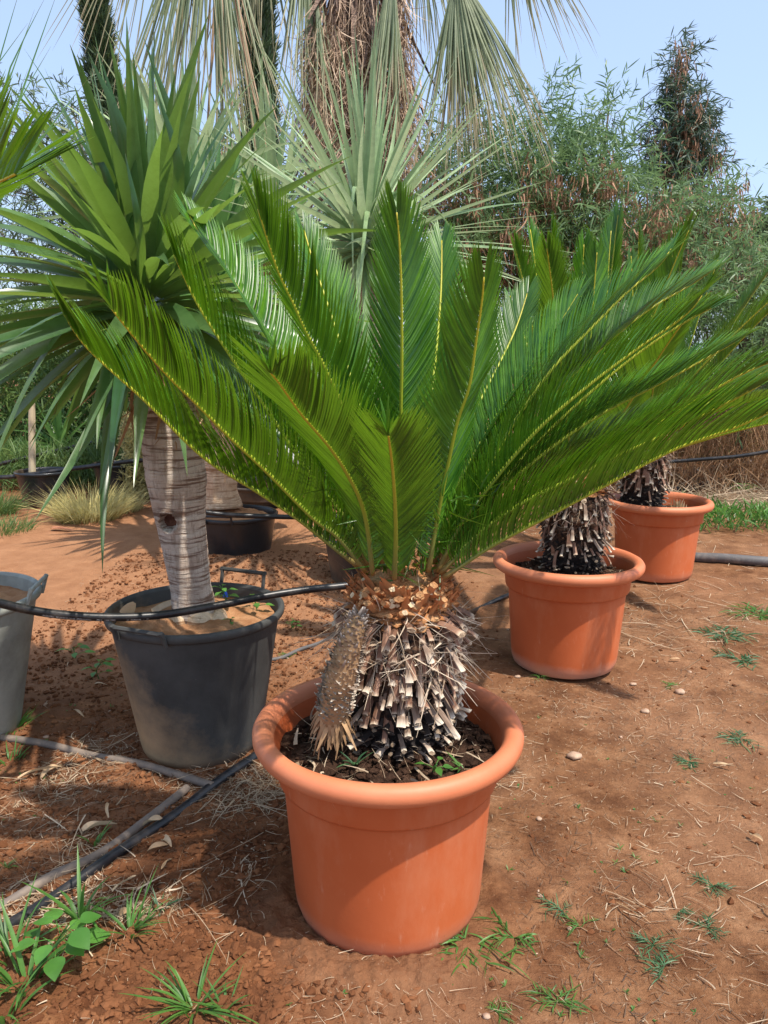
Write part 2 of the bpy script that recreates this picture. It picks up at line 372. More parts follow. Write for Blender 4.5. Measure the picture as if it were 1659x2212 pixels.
M['conetip'] = leafmat('cone_scale_brown', (.30, .17, .08), (.48, .30, .15), trans=0, rough=.8)
def mk_hose(name, c, d, dust=.4, rough=.38):
    m, nt, bs = mat(name); s = ramp(nt, noise(nt, 14, 7, .7), [(.48, (0, 0, 0)), (.72, (1, 1, 1))])
    nt.links.new(mixc(nt, math_(nt, 'MULTIPLY', s, dust), c, d), bs.inputs['Base Color']); bs.inputs['Roughness'].default_value = rough
    bump(nt, bs, noise(nt, 60, 5), .15, .003); return m
M['hose'] = mk_hose('black_hose', (.010, .011, .013), (.20, .16, .13), .3)
M['hosewet'] = mk_hose('black_hose_soiled', (.014, .015, .018), (.12, .09, .07), .5)
M['hosebrown'] = mk_hose('brown_dusty_hose', (.16, .125, .10), (.30, .22, .16), .8, .7)
M['hosegrey'] = mk_hose('grey_dusty_pipe', (.10, .095, .095), (.26, .22, .19), .7, .6)
M['white'] = simple('white_print', [(.3, (.6, .6, .6)), (.7, (.8, .8, .8))], 60, .6, 0)
M['bag'] = simple('white_plastic', [(.3, (.6, .6, .62)), (.7, (.85, .85, .86))], 20, .35, .5, 30)
M['blue'] = simple('blue_plastic', [(.3, (.01, .04, .30)), (.7, (.02, .08, .50))], 20, .4, .2)
M['brick'] = simple('broken_terracotta', [(.3, (.48, .17, .08)), (.7, (.60, .26, .13))], 20, .8, .3)

# ================================================================== ground
def warp(n, c, near, far, k):
    u = np.linspace(-1, 1, n); s = np.sinh(k*u)/math.sinh(k)
    return c + np.where(s < 0, s*near, s*far)
def build_ground():
    xs = warp(620, .0, 700, 700, 9.2)
    ys = warp(720, 1.7, 300, 1500, 9.6)
    X, Y = np.meshgrid(xs, ys); Z = gh(X, Y)
    for (cx, cy), rr in [(POT1, .23)]:
        d = np.hypot(X-cx, Y-cy); Z = np.where(d < rr, np.minimum(Z, -.01), Z) + .015*np.exp(-((d-.30)/.05)**2)
    V = np.stack([X, Y, Z], -1); ny, nx = X.shape
    i = (np.arange(ny-1)[:, None]*nx + np.arange(nx-1)[None])
    mb = MB(); t = tilled(X, Y)
    far = sstep(2.9, 3.9, Y + .6*vnoise(X*1.4, Y*1.4, 8))*(1-sstep(-.3, .9, X))*(1-sstep(6.8, 8, Y))
    mb.add(V, np.stack([i, i+1, i+nx+1, i+nx], -1).reshape(-1, 4), t.ravel(), far.ravel())
    o = link('ground', mb.mesh('ground', M['ground']), None, 'structure'); return o
build_ground()

ICO = None
def ico():
    global ICO
    if ICO is None:
        import bmesh
        b = bmesh.new(); bmesh.ops.create_icosphere(b, subdivisions=1, radius=1)
        ICO = (np.array([v.co[:] for v in b.verts]), [[v.index for v in f.verts] for f in b.faces]); b.free()
    return ICO
def lumps(mb, C, S, seed=0):
    """deformed little lumps; S (M,3) radii"""
    v, f = ico(); f = np.array(f); Mn = len(C)
    k = 1 + .75*(rng.random((Mn, len(v), 1))-.5)
    a = rng.random(Mn)*2*PI; ca, sa = np.cos(a), np.sin(a)
    P = v[None]*k*(S*(.6+.8*rng.random((Mn, 3))))[:, None]
    Q = np.stack([P[..., 0]*ca[:, None]-P[..., 1]*sa[:, None], P[..., 0]*sa[:, None]+P[..., 1]*ca[:, None], P[..., 2]], -1) + C[:, None]
    F3 = (f[None] + (np.arange(Mn)*len(v))[:, None, None]).reshape(-1, 3)
    return Q.reshape(-1, 3), F3, np.repeat(rng.random(Mn), len(v))
def tri_obj(name, V, F3, rn, m, smooth=False):
    me = bpy.data.meshes.new(name); me.vertices.add(len(V)); me.vertices.foreach_set('co', V.ravel())
    me.loops.add(F3.size); me.loops.foreach_set('vertex_index', F3.ravel().astype(np.int32))
    me.polygons.add(len(F3)); me.polygons.foreach_set('loop_start', (np.arange(len(F3))*3).astype(np.int32))
    me.polygons.foreach_set('loop_total', np.full(len(F3), 3, np.int32)); me.polygons.foreach_set('use_smooth', np.full(len(F3), smooth))
    a = me.attributes.new('rnd', 'FLOAT', 'POINT'); a.data.foreach_set('value', rn)
    me.update(calc_edges=True); me.materials.append(m); return me
def outside_pots(x, y, pots, pad=.0):
    ok = np.ones(len(x), bool)
    for (a, b, r) in pots: ok &= np.hypot(x-a, y-b) > r+pad
    return ok
POTS = []   # filled with (x, y, base radius)

# ================================================================== pots
def terracotta(c, label, s=1.0, m='terra', extra=''):
    cx, cy = c; z0 = float(gh(cx, cy))*0
    t = thing('terracotta_pot', label, 'plant pot', (cx, cy, z0), 'terracotta pots of the sago palms')
    body = [(.0, .0), (.222, .0), (.240, .010), (.249, .035), (.252, .06), (.2735, .338), (.2740, .346), (.2745, .3485), (.2865, .3505), (.289, .358), (.297, .436), (.298, .445)]
    inner = [(.296, .455), (.292, .44), (.284, .40), (.278, .37)]
    rim = [(.2975, .4405), (.318, .437), (.334, .438), (.344, .445), (.350, .458), (.350, .472), (.343, .484), (.330, .491), (.315, .489), (.305, .480), (.298, .466), (.2955, .455)]
    up = lambda pr: [(a, b+.036*min(1, b/.33)) for a, b in pr]
    body, inner, rim = up(body), up(inner), up(rim)
    mb = MB(); lathe(mb, [(a*s, b*s) for a, b in body], (cx, cy, z0), 128, 0, .004); lathe(mb, [(a*s, b*s) for a, b in inner], (cx, cy, z0), 128, 0, .004)
    part('pot_wall', mb, M[m], t)
    mb = MB(); lathe(mb, [(a*s, b*s) for a, b in rim], (cx, cy, z0), 128, 0, .004); part('rim', mb, M['rim'], t)
    soil_disc(cx, cy, z0+.441*s, .288*s, M['soil'], t, 'potting_soil')
    POTS.append((cx, cy, .25*s)); return t
def soil_disc(cx, cy, z, r, m, parent, name, amp=.012, mound=.0):
    mb = MB(); n = 72; rad = np.linspace(0, 1, 26)**.8*r; a = np.linspace(0, 2*PI, n, endpoint=False)
    X = cx + rad[:, None]*np.cos(a); Y = cy + rad[:, None]*np.sin(a)
    Z = z + amp*2*fbm(X, Y, 14, 4, 31) + mound*(1-(rad/r)[:, None]**2)
    k = np.arange(25)[:, None]*n; j = np.arange(n)[None]; j2 = (j+1) % n
    mb.add(np.stack([X, Y, Z], -1), np.stack([k+j, k+j2, k+n+j2, k+n+j], -1).reshape(-1, 4))
    return part(name, mb, m, parent)
def soil_bits(t, cx, cy, z, r, n, mname, kind_name='soil_crumbs', sz=.008):
    a = rng.random(n)*2*PI; q = np.sqrt(rng.random(n))*r
    C = np.stack([cx+q*np.cos(a), cy+q*np.sin(a), z+rng.random(n)*.012], -1)
    S = (sz*(.4+rng.random((n, 1))*1.2))*np.array([1, 1, .7])
    V, F3, rn = lumps(None, C, np.broadcast_to(S, (n, 3))); V = V - np.array(t.location)
    return link(kind_name, tri_obj(kind_name, V, F3, rn, M[mname]), t, 'stuff')
def black_pot(c, label, H=.546, Rr=.325, rb=.22, m='black', z0=0., handles=(), soilz=-.05, soil='sand', mound=0.):
    cx, cy = c; t = thing('black_nursery_pot', label, 'plant pot', (cx, cy, z0), 'plastic nursery pots')
    mb = MB(); R0 = Rr-.020
    prof = [(0, 0), (rb*.96, 0), (rb, .012), (rb+.006, .04)] + [(rb+.006+(R0-rb-.006)*k/8, .04+(H-.07)*k/8) for k in range(1, 9)]
    lathe(mb, prof, (cx, cy, z0), 96, 0, .012); lathe(mb, [(R0-.002, H-.012), (R0-.006, H-.03), (R0-.02, H-.14)], (cx, cy, z0), 96, 0, .012)
    part('pot_wall', mb, M[m], t)
    mb = MB(); lathe(mb, [(R0, H-.032), (R0+.010, H-.034), (R0+.017, H-.028), (Rr, H-.016), (Rr-.001, H-.006), (R0+.012, H), (R0+.004, H-.001), (R0-.003, H-.012)], (cx, cy, z0), 96, 0, .012)
    part('rim', mb, M[m], t)
    for ang, up in handles:
        a0 = R(ang); hw = .20/Rr/1.0*.5
        pts = []
        for aa, rr, zz in ((a0-hw, Rr, H-.03), (a0-hw*.95, Rr+.018, H+up), (a0+hw*.95, Rr+.018, H+up), (a0+hw, Rr, H-.03)):
            pts.append([cx+rr*math.cos(aa), cy+rr*math.sin(aa), z0+zz])
        mb = MB(); pts = np.array(pts)
        for i in range(3):
            e = .008*nrm(pts[i+1]-pts[i]); tube(mb, [pts[i]-e, pts[i+1]+e], .0085, 6)
        part('handle', mb, M[m], t, smooth=False)
    soil_disc(cx, cy, z0+H+soilz, R0-.012, M[soil], t, 'potting_soil', .012, mound)
    POTS.append((cx, cy, rb)); return t

pot1 = terracotta(POT1, 'nearest and largest looking terracotta plastic pot holding the tall sago palm')
p2 = G(1226, 1218, .491); POT2 = (float(p2[0]), float(p2[1]))
pot2 = terracotta(POT2, 'middle terracotta pot with a pale dusty band round its foot', m='terra2')
p3 = G(1421, 1088, .491); POT3 = (float(p3[0]), float(p3[1]))
pot3 = terracotta(POT3, 'farthest terracotta pot, in front of the grey pipe at the right edge')
BP1 = (-.700, 2.74)
bp1 = black_pot(BP1, 'dusty black nursery pot with handles holding the ringed yucca trunk', handles=((-112, .012), (68, .050)), mound=.02)
BP2 = (-1.13, 5.70)
bp2 = black_pot(BP2, 'glossy black nursery pot sunk in the soil behind the ringed trunk', m='black2', z0=-.23, handles=((-100, .03),), mound=.07)
BP3 = (-.10, 4.98)
bp3 = black_pot(BP3, 'black pot hidden behind the big sago palm stem', m='black2', z0=-.20, H=.516, Rr=.31)
GP = G(-118, 1300, .536); GP = (float(GP[0]), float(GP[1]))
gp = black_pot(GP, 'pale grey weathered nursery pot cut by the left edge', m='greypot', handles=((8, .03),), H=.566, Rr=.34)

def seat(px, py_bottom):            # ground point under the front foot of something
    return G(px, py_bottom, 0.)
def bgpot(px, ybot, wpx, hz, label, m='black2'):
    g = G(px, ybot); zopt = g[1]*CP + HC*SP; Rr = wpx*zopt/F/2
    return black_pot((float(g[0]), float(g[1]+Rr*.75)), label, H=hz, Rr=Rr, rb=Rr*.72, m=m, soil='soil')
bA = bgpot(80, 1100, 118, .36, 'black pot among yellow grass, nearest the left edge in the back row')
bB = bgpot(245, 1078, 112, .36, 'black pot holding a thin grey stem, right of the yellow grass')
bC = bgpot(118, 1046, 126, .40, 'grey black pot behind the wooden stake with strappy leaves')
bD = bgpot(238, 1018, 105, .40, 'small black pot with a reddish bromeliad in the back row')
bE = bgpot(560, 1100, 190, .22, 'low black pot half hidden behind the tan trunk', )

# ================================================================== hoses
def hose(name, label, pts, r, m, group=None, n=90, cat='hose'):
    P = catmull(np.array(pts), n); mb = MB(); tube(mb, P, r, 12)
    o = part(name, mb, m, None); tag(o, label, cat, group); return o, P
def gp_(px, py, up=.0): g = G(px, py, 0); g[2] = float(gh(g[0], g[1]))+up; return g
h1pts = [W(-140, 1262, 2.05), W(0, 1303, 2.18), W(110, 1325, 2.26), W(230, 1333, 2.34), W(350, 1328, 2.42), W(480, 1306, 2.50), W(600, 1283, 2.58), W(720, 1268, 2.66), W(860, 1262, 2.75), W(960, 1330, 2.95), gp_(1020, 1325, .02), gp_(1088, 1292, .02), gp_(1160, 1262, .015)]
h1, H1P = hose('irrigation_hose', 'black irrigation hose with white print lying across the dusty black pot', h1pts, .0135, M['hose'], n=160)
hose('irrigation_hose', 'soiled black hose on the ground running under the front terracotta pot to the lower left', [gp_(-60, 2075, .004), gp_(0, 2030, .006), gp_(120, 1945, .008), gp_(250, 1858, .006), gp_(380, 1765, .008), gp_(470, 1700, .010), gp_(560, 1640, .006), gp_(620, 1590, .0)], .0165, M['hosewet'], n=120)
hose('irrigation_hose', 'brown dusty hose lying beside the soiled black hose at lower left', [gp_(-60, 2005, .002), gp_(0, 1972, .005), gp_(110, 1912, .006), gp_(220, 1850, .007), gp_(330, 1772, .008), gp_(405, 1712, .006)], .0145, M['hosebrown'])
hose('irrigation_hose', 'brown grey hose running from the left edge to meet the black hose', [gp_(-80, 1596, .0), gp_(0, 1604, .006), gp_(100, 1618, .008), gp_(200, 1640, .008), gp_(300, 1660, .008), gp_(400, 1690, .009), gp_(460, 1711, .011)], .0140, M['hosebrown'])
hose('irrigation_hose', 'thin black hose emerging right of the dusty black pot', [gp_(560, 1440, .01), gp_(605, 1430, .012), gp_(650, 1408, .012), gp_(700, 1385, .012), gp_(760, 1350, .01)], .009, M['hosegrey'])
hose('irrigation_hose', 'black hose crossing the rim of the glossy black pot', [W(400, 1085, 5.15), W(432, 1103, 5.18), W(480, 1111, 5.22), W(560, 1115, 5.3), W(640, 1117, 5.4), W(740, 1118, 5.5), W(860, 1130, 5.6)], .018, M['hose'])
YB = float(bA.location.y)
hose('irrigation_hose', 'lower of two black hoses strung over the back row of pots', [W(-40, 1034, YB-.1), W(40, 1028, YB-.05), W(130, 1016, YB-.02), W(220, 1004, YB), W(300, 995, YB+.1), W(380, 992, YB+.3)], .022, M['hose'])
hose('irrigation_hose', 'upper of two black hoses strung over the back row of pots', [W(-40, 1012, YB+.7), W(50, 990, YB+.8), W(130, 972, YB+.9), W(200, 956, YB+.9), W(262, 949, YB+.9), W(300, 968, YB+.8), W(350, 985, YB+.7)], .022, M['hose'])
hose('irrigation_hose', 'thick grey pipe on the ground beside the farthest terracotta pot', [gp_(1440, 1205, .03), gp_(1500, 1213, .03), gp_(1560, 1220, .035), gp_(1640, 1228, .035), gp_(1760, 1236, .03)], .036, M['hosegrey'], cat='pipe')
hose('irrigation_hose', 'black hose strung above the dry brush at the right edge', [W(1380, 1003, 7.2), W(1440, 998, 7.2), W(1520, 992, 7.1), W(1600, 985, 7.0), W(1700, 968, 6.9)], .018, M['hose'])
hose('irrigation_hose', 'grey layflat pipe lying along the foot of the dry brush', [gp_(1380, 1045, .05), gp_(1450, 1036, .05), gp_(1530, 1023, .06), gp_(1610, 1010, .06), gp_(1700, 1003, .06)], .045, M['hosegrey'], cat='pipe')
hose('irrigation_hose', 'dark pipe on the soil just in front of the grey layflat pipe', [gp_(1400, 1070, .03), gp_(1480, 1062, .03), gp_(1560, 1045, .03), gp_(1630, 1035, .03), gp_(1720, 1025, .03)], .035, M['hosewet'], cat='pipe')
def hose_print():
    """white print that follows the hose"""
    s = np.concatenate([[0], np.cumsum(np.linalg.norm(np.diff(H1P, axis=0), axis=1))])
    def at(u): return np.array([np.interp(u, s, H1P[:, k]) for k in range(3)])
    sx = [np.interp(px, [829.5+F*(p[0])/(p[1]*CP-(p[2]-HC)*SP) for p in H1P[:100]], s[:100]) for px in (92, 165, 208, 272, 285)]
    for txt, u0, sz in (('MONTELL  PE 25/20 [] CE 06  175', sx[0], .0062), ('\u00d8 25x2.3 mm', sx[1], .0062), ('PN 6   UNI 7990', sx[2], .0066), ('11  TUBO PE   -   21', sx[3], .0066)):
        c = bpy.data.curves.new('print', 'FONT'); c.body = txt; c.size = sz*1.25; c.resolution_u = 2
        to = bpy.data.objects.new('tmp', c); COL.objects.link(to); dg = bpy.context.evaluated_depsgraph_get(); dg.update()
        me = bpy.data.meshes.new_from_object(to.evaluated_get(dg)); bpy.data.objects.remove(to)
        for v in me.vertices:
            u = u0 + v.co.x; p = at(u); tg = nrm(at(u+.004)-at(u-.004)); side = nrm(np.cross(tg, [0, 0, 1.])); up = np.cross(side, tg)
            a = R(-28) + (v.co.y-sz*.5)/.0135
            q = p + (side*math.cos(a) + up*math.sin(a))*.0139; v.co = q
        me.materials.append(M['white']); o = link('printed_text', me, h1)
hose_print()

# ================================================================== cycads
TIPS = []
def frond(root, P, Lmax=.19, m='cyc', r0=.0068, v_deg=38, broken=False, seed=0, n=None, start=.10, leafw=.0076, axis=None, flip=1, spacing=.0076, droop=.12):
    """P: rachis points from the base to the tip (world)"""
    P = catmull(P, 64)[:60]; N = len(P)
    T = nrm(np.gradient(P, axis=0)); Nn = np.array([0, 0, 1.]) - T*T[:, 2:3]
    if axis is not None:
        inward = np.array([axis[0], axis[1], 0]) - P*np.array([1, 1, 0]); inward = nrm(inward)*1.2
        Nn = np.array([0, 0, 1.]) + inward; Nn = Nn - T*(T*Nn).sum(-1, keepdims=True)
    Nn = nrm(Nn)
    S = np.cross(T, Nn)
    mb = MB(); rad = r0*(1-.70*np.linspace(0, 1, N)); tube(mb, P, rad, 7, True, 0)
    fr = part('frond', mb, M['rachis'], root)
    Ltot = np.linalg.norm(np.diff(P, axis=0), axis=1).sum()
    n = n or int(Ltot*(1-start*.6)/spacing)
    mb = MB(); end = 1.0
    for side in (-1, 1):
        t = np.linspace(start*.55, end, n); t = t + rng.normal(size=n)*.0015; t = np.clip(t, 0, 1)
        u = t*(N-1); i = np.minimum(u.astype(int), N-2); f = (u-i)[:, None]
        lerp = lambda A: A[i]*(1-f)+A[i+1]*f
        b = lerp(P); Tt = nrm(lerp(T)); Nt = nrm(lerp(Nn)); St = nrm(lerp(S))*side
        a = np.interp(t, [0, .12, .5, .85, 1], [1.35, 1.08, .86, .64, .22 if not broken else .60]) + rng.normal(size=n)*.012
        L = .86*Lmax*np.interp(t, [0, .08, .2, .4, .7, .9, 1], [.20, .36, .75, 1, 1, .78, .42])*(1+rng.normal(size=n)*.018)
        L = np.where(rng.random(n) < .010, L*.6, L)
        v = R(v_deg)*np.interp(t, [0, .1, 1], [.7, 1, 1.05]) + rng.normal(size=n)*.014
        # slow waves make leaflets bunch and overlap as in life
        a = a + .018*np.sin(t*23+seed*1.7+side) ; v = v + .03*np.sin(t*17+seed*2.3+side*2)
        out = St*np.cos(v)[:, None] + Nt*np.sin(v)[:, None]
        d = Tt*np.cos(a)[:, None] + out*np.sin(a)[:, None]
        b = b + St*(np.interp(t*(N-1), np.arange(N), rad)[:, None]*.9+.0003) - Nt*.0008
        wd = Tt - d*(Tt*d).sum(-1, keepdims=True)
        # blade tilt (each leaflet slightly rotated about its own length)
        nn = np.cross(d, nrm(wd)); tl = (R(24)*side*flip + rng.normal(size=n)*.10)[:, None]
        wd = nrm(wd)*np.cos(tl) + nn*np.sin(tl)
        wob = rng.normal(size=(n, 3))*.010
        inn = (t < .16)[:, None]
        bend = Tt*.27 - Nt*droop*.5 + wob + np.array([0, 0, -droop*.5]) + inn*(Tt*.3+Nt*.35)
        blades(mb, b, d, wd, L, leafw*np.interp(t, [0, .2, 1], [.6, 1, .95]), 6, bend, .38, P_lance, r=np.clip(rng.normal(size=n)*.30+.5, 0, 1))
    lf = part('leaflets', mb, M[m], fr, 'stuff')
    TIPS.append((P[-1], T[-1], broken)); return fr
def stub_mesh(L, wd, th, mats, curl=0., flare=1.25, cutang=.0):
    """leaf base along +X, root at origin, cut end pale"""
    K = 5; mb = MB(); V = []; n = 6; a = np.array([.35, PI/2, PI-.35, PI+.35, 1.5*PI, 2*PI-.35])
    for k in range(K+1):
        t = k/K; s = (1-.12*math.sin(t*PI)+(flare-1)*t*.4)
        c = np.array([L*t, 0, -curl*L*t*t])
        ring = np.stack([np.zeros(n)+c[0]+cutang*np.sin(a)*th*(t == 1), np.cos(a)*wd*.5*s, np.sin(a)*th*.5*s+c[2]], -1)
        V.append(ring)
    V = np.array(V); k = np.arange(K)[:, None]*n; j = np.arange(n)[None]; j2 = (j+1) % n
    mb.add(V, np.stack([k+j, k+j2, k+n+j2, k+n+j], -1).reshape(-1, 4), np.repeat(np.linspace(0, 1, K+1), n), rng.random())
    b2 = mb.add(V[-1]+[.0004, 0, 0], np.zeros((0, 4), int)); mb.ngon([b2+i for i in range(n)], 1)
    me = mb.mesh('leaf_base', mats, False); return me
from mathutils import Matrix, Quaternion
STUBS = {k: [] for k in ('mid', 'pale', 'dark', 'bud')}
for k in range(6):
    STUBS['mid'].append(stub_mesh(random.uniform(.065, .105), random.uniform(.022, .030), random.uniform(.010, .014), [M['stub'], M['cutdull']], random.uniform(.0, .5), 1.15, random.uniform(-.5, .5)))
    STUBS['pale'].append(stub_mesh(random.uniform(.055, .095), random.uniform(.020, .028), random.uniform(.009, .013), [M['stubpale'], M['cutdull']], random.uniform(-.2, .4), 1.3, random.uniform(-.5, .5)))
    STUBS['dark'].append(stub_mesh(random.uniform(.024, .042), random.uniform(.022, .032), random.uniform(.009, .014), [M['stubdark'], M['cutdull'] if k < 2 else M['fibredark']], random.uniform(-.3, .3), 1.1, random.uniform(-.5, .5)))
    STUBS['bud'].append(stub_mesh(random.uniform(.035, .055), random.uniform(.026, .034), random.uniform(.016, .022), [M['woolbud'], M['cut'] if k < 2 else M['wool']], random.uniform(-.3, .1), .85))
def cycad_stem(root, c, z0, z1, s=1.0, nst=280, prof=None, crown=True, fib=500, nobj=290):
    cx, cy = c; H = z1-z0
    prof = prof or [(.0, .115), (.15, .130), (.35, .138), (.6, .150), (.8, .140), (.9, .125), (1., .095), (1.06, .04), (1.07, .0)]
    pr = lambda t: np.interp(t, [a for a, b in prof], [b*s for a, b in prof])
    mb = MB(); ts = np.linspace(-.05, .84, 44); n = 72; a = np.linspace(0, 2*PI, n, endpoint=False)
    rr = pr(np.clip(ts, 0, 2))[:, None]*(1+.22*fbm(a[None]*2.2+ts[:, None]*2, ts[:, None]*14+0*a, 2.2, 3, 40))
    V = np.stack([cx+rr*np.cos(a), cy+rr*np.sin(a), z0+H*ts[:, None]+0*a], -1)
    k = np.arange(43)[:, None]*n; j = np.arange(n)[None]; j2 = (j+1) % n; Q = np.stack([k+j, k+j2, k+n+j2, k+n+j], -1).reshape(-1, 4)
    mb.add(V, Q, np.repeat(np.linspace(0, 1, 44), n)); st = part('trunk', mb, M['core'], root)
    mb = MB(); ts = np.linspace(.80, 1.07, 44)
    rr = pr(ts)[:, None]*(1+.35*fbm(a[None]*3+ts[:, None], ts[:, None]*22+0*a, 2.5, 3, 44)) + .004
    V = np.stack([cx+rr*np.cos(a), cy+rr*np.sin(a), z0+H*ts[:, None]+0*a], -1); mb.add(V, Q)
    part('woolly_crown', mb, M['wool'], root)
    frontness = sorted(range(nst), key=lambda i: math.sin(i*2.39996)); OBJ = set(frontness[:nobj]); rest = MB(); rest_n = 0
    for i in range(nst):
        t = (i+.5)/nst; t = .03 + .93*(t + .10*math.sin(t*2*PI)*-1); ang = i*2.39996 + random.uniform(-.12, .12)
        zz = z0+H*t; r_ = float(pr(t))*(.93 if t < .8 else .88)
        if t < .26: kind, el = random.choice(['dark']*5+['pale']), random.uniform(-35, 15)
        elif t < .52: kind, el = random.choice(['dark', 'pale', 'pale', 'mid']), random.uniform(-65, -20)
        elif t < .80: kind, el = random.choice(['mid', 'mid', 'pale']), random.uniform(-72, -38)
        elif t < .86: kind, el = 'mid', random.uniform(-35, 5)
        else: kind, el = 'bud', random.uniform(5, 60)
        me = random.choice(STUBS[kind]); el = R(el); az = ang+random.uniform(-.25, .25)
        d = Vector((math.cos(az)*math.cos(el), math.sin(az)*math.cos(el), math.sin(el)))
        q = d.to_track_quat('X', 'Z') @ Quaternion((1, 0, 0), random.uniform(-.4, .4))
        sc = s*random.uniform(.50, .95); loc = Vector((cx+r_*math.cos(ang), cy+r_*math.sin(ang), zz))
        if i not in OBJ:
            mt = Matrix.LocRotScale(loc, q, Vector((sc, sc, sc))); vv = [mt @ v.co for v in me.vertices]
            rest.add(np.array(vv), np.array([list(p.vertices) for p in me.polygons if len(p.vertices) == 4]), [a_.value for a_ in me.attributes['along'].data], random.random(), {'dark': 2, 'bud': 1, 'pale': 3, 'mid': 0}[kind])
            continue
        loc = loc - root.location; o = link('leaf_base', me, root)
        o.location = loc; o.rotation_mode = 'QUATERNION'; o.rotation_quaternion = q; o.scale = (sc*random.uniform(.9, 1.5), sc*random.uniform(.65, 1.1), sc)
    if rest.n: part('leaf_bases_behind', rest, [M['stub'], M['woolbud'], M['stubdark'], M['stubpale']], root, 'stuff', smooth=False)
    mb = MB(); n = 110; ang = rng.random(n)*2*PI; t = .84+.18*rng.random(n); rr = pr(t)
    o_ = np.stack([np.cos(ang), np.sin(ang), 0*ang], -1); b = np.array([cx, cy, z0])+o_*rr[:, None]+np.stack([0*t, 0*t, H*t], -1)
    blades(mb, b, o_*.35+[0, 0, 1]+rng.normal(size=(n, 3))*.2, np.stack([-np.sin(ang), np.cos(ang), 0*ang], -1), .03+.05*rng.random(n), .014+.01*rng.random(n), 4, o_*.25, .4, P_sword)
    part('scale_leaves', mb, M['woolbud'], root, 'stuff')
    # curled fibres and torn strips
    n = fib; ang = rng.random(n)*2*PI; t = np.clip(rng.normal(size=n)*.12+.68, .15, .88); rr = pr(t)*1.0
    b = np.stack([cx+rr*np.cos(ang), cy+rr*np.sin(ang), z0+H*t], -1)
    out = np.stack([np.cos(ang), np.sin(ang), 0*ang], -1); tan = np.stack([-np.sin(ang), np.cos(ang), 0*ang], -1)
    d = out*(.35+rng.random((n, 1))*.6) + tan*rng.normal(size=(n, 1))*.9 + np.array([0, 0, 1.])*rng.normal(size=(n, 1))*.6
    mb = MB(); bend = np.array([0, 0, -1.])*rng.random((n, 1))*1.0 + rng.normal(size=(n, 3))*.8
    blades(mb, b, d, rvec(n), (.016+rng.random(n)*.045)*s, (.0018+rng.random(n)**2*.0045)*s, 6, bend*1.3, None, P_strap)
    part('fibres', mb, M['fibre'], root, 'stuff')
    return pr

SC = (.045, 1.94)
sago1 = thing('sago_palm', 'tall sago palm with a full crown in the nearest terracotta pot', 'sago palm', (SC[0], SC[1], .446), 'sago palms in a row of terracotta pots')
cycad_stem(sago1, SC, .436, .881, 1.0, 880, fib=1100)
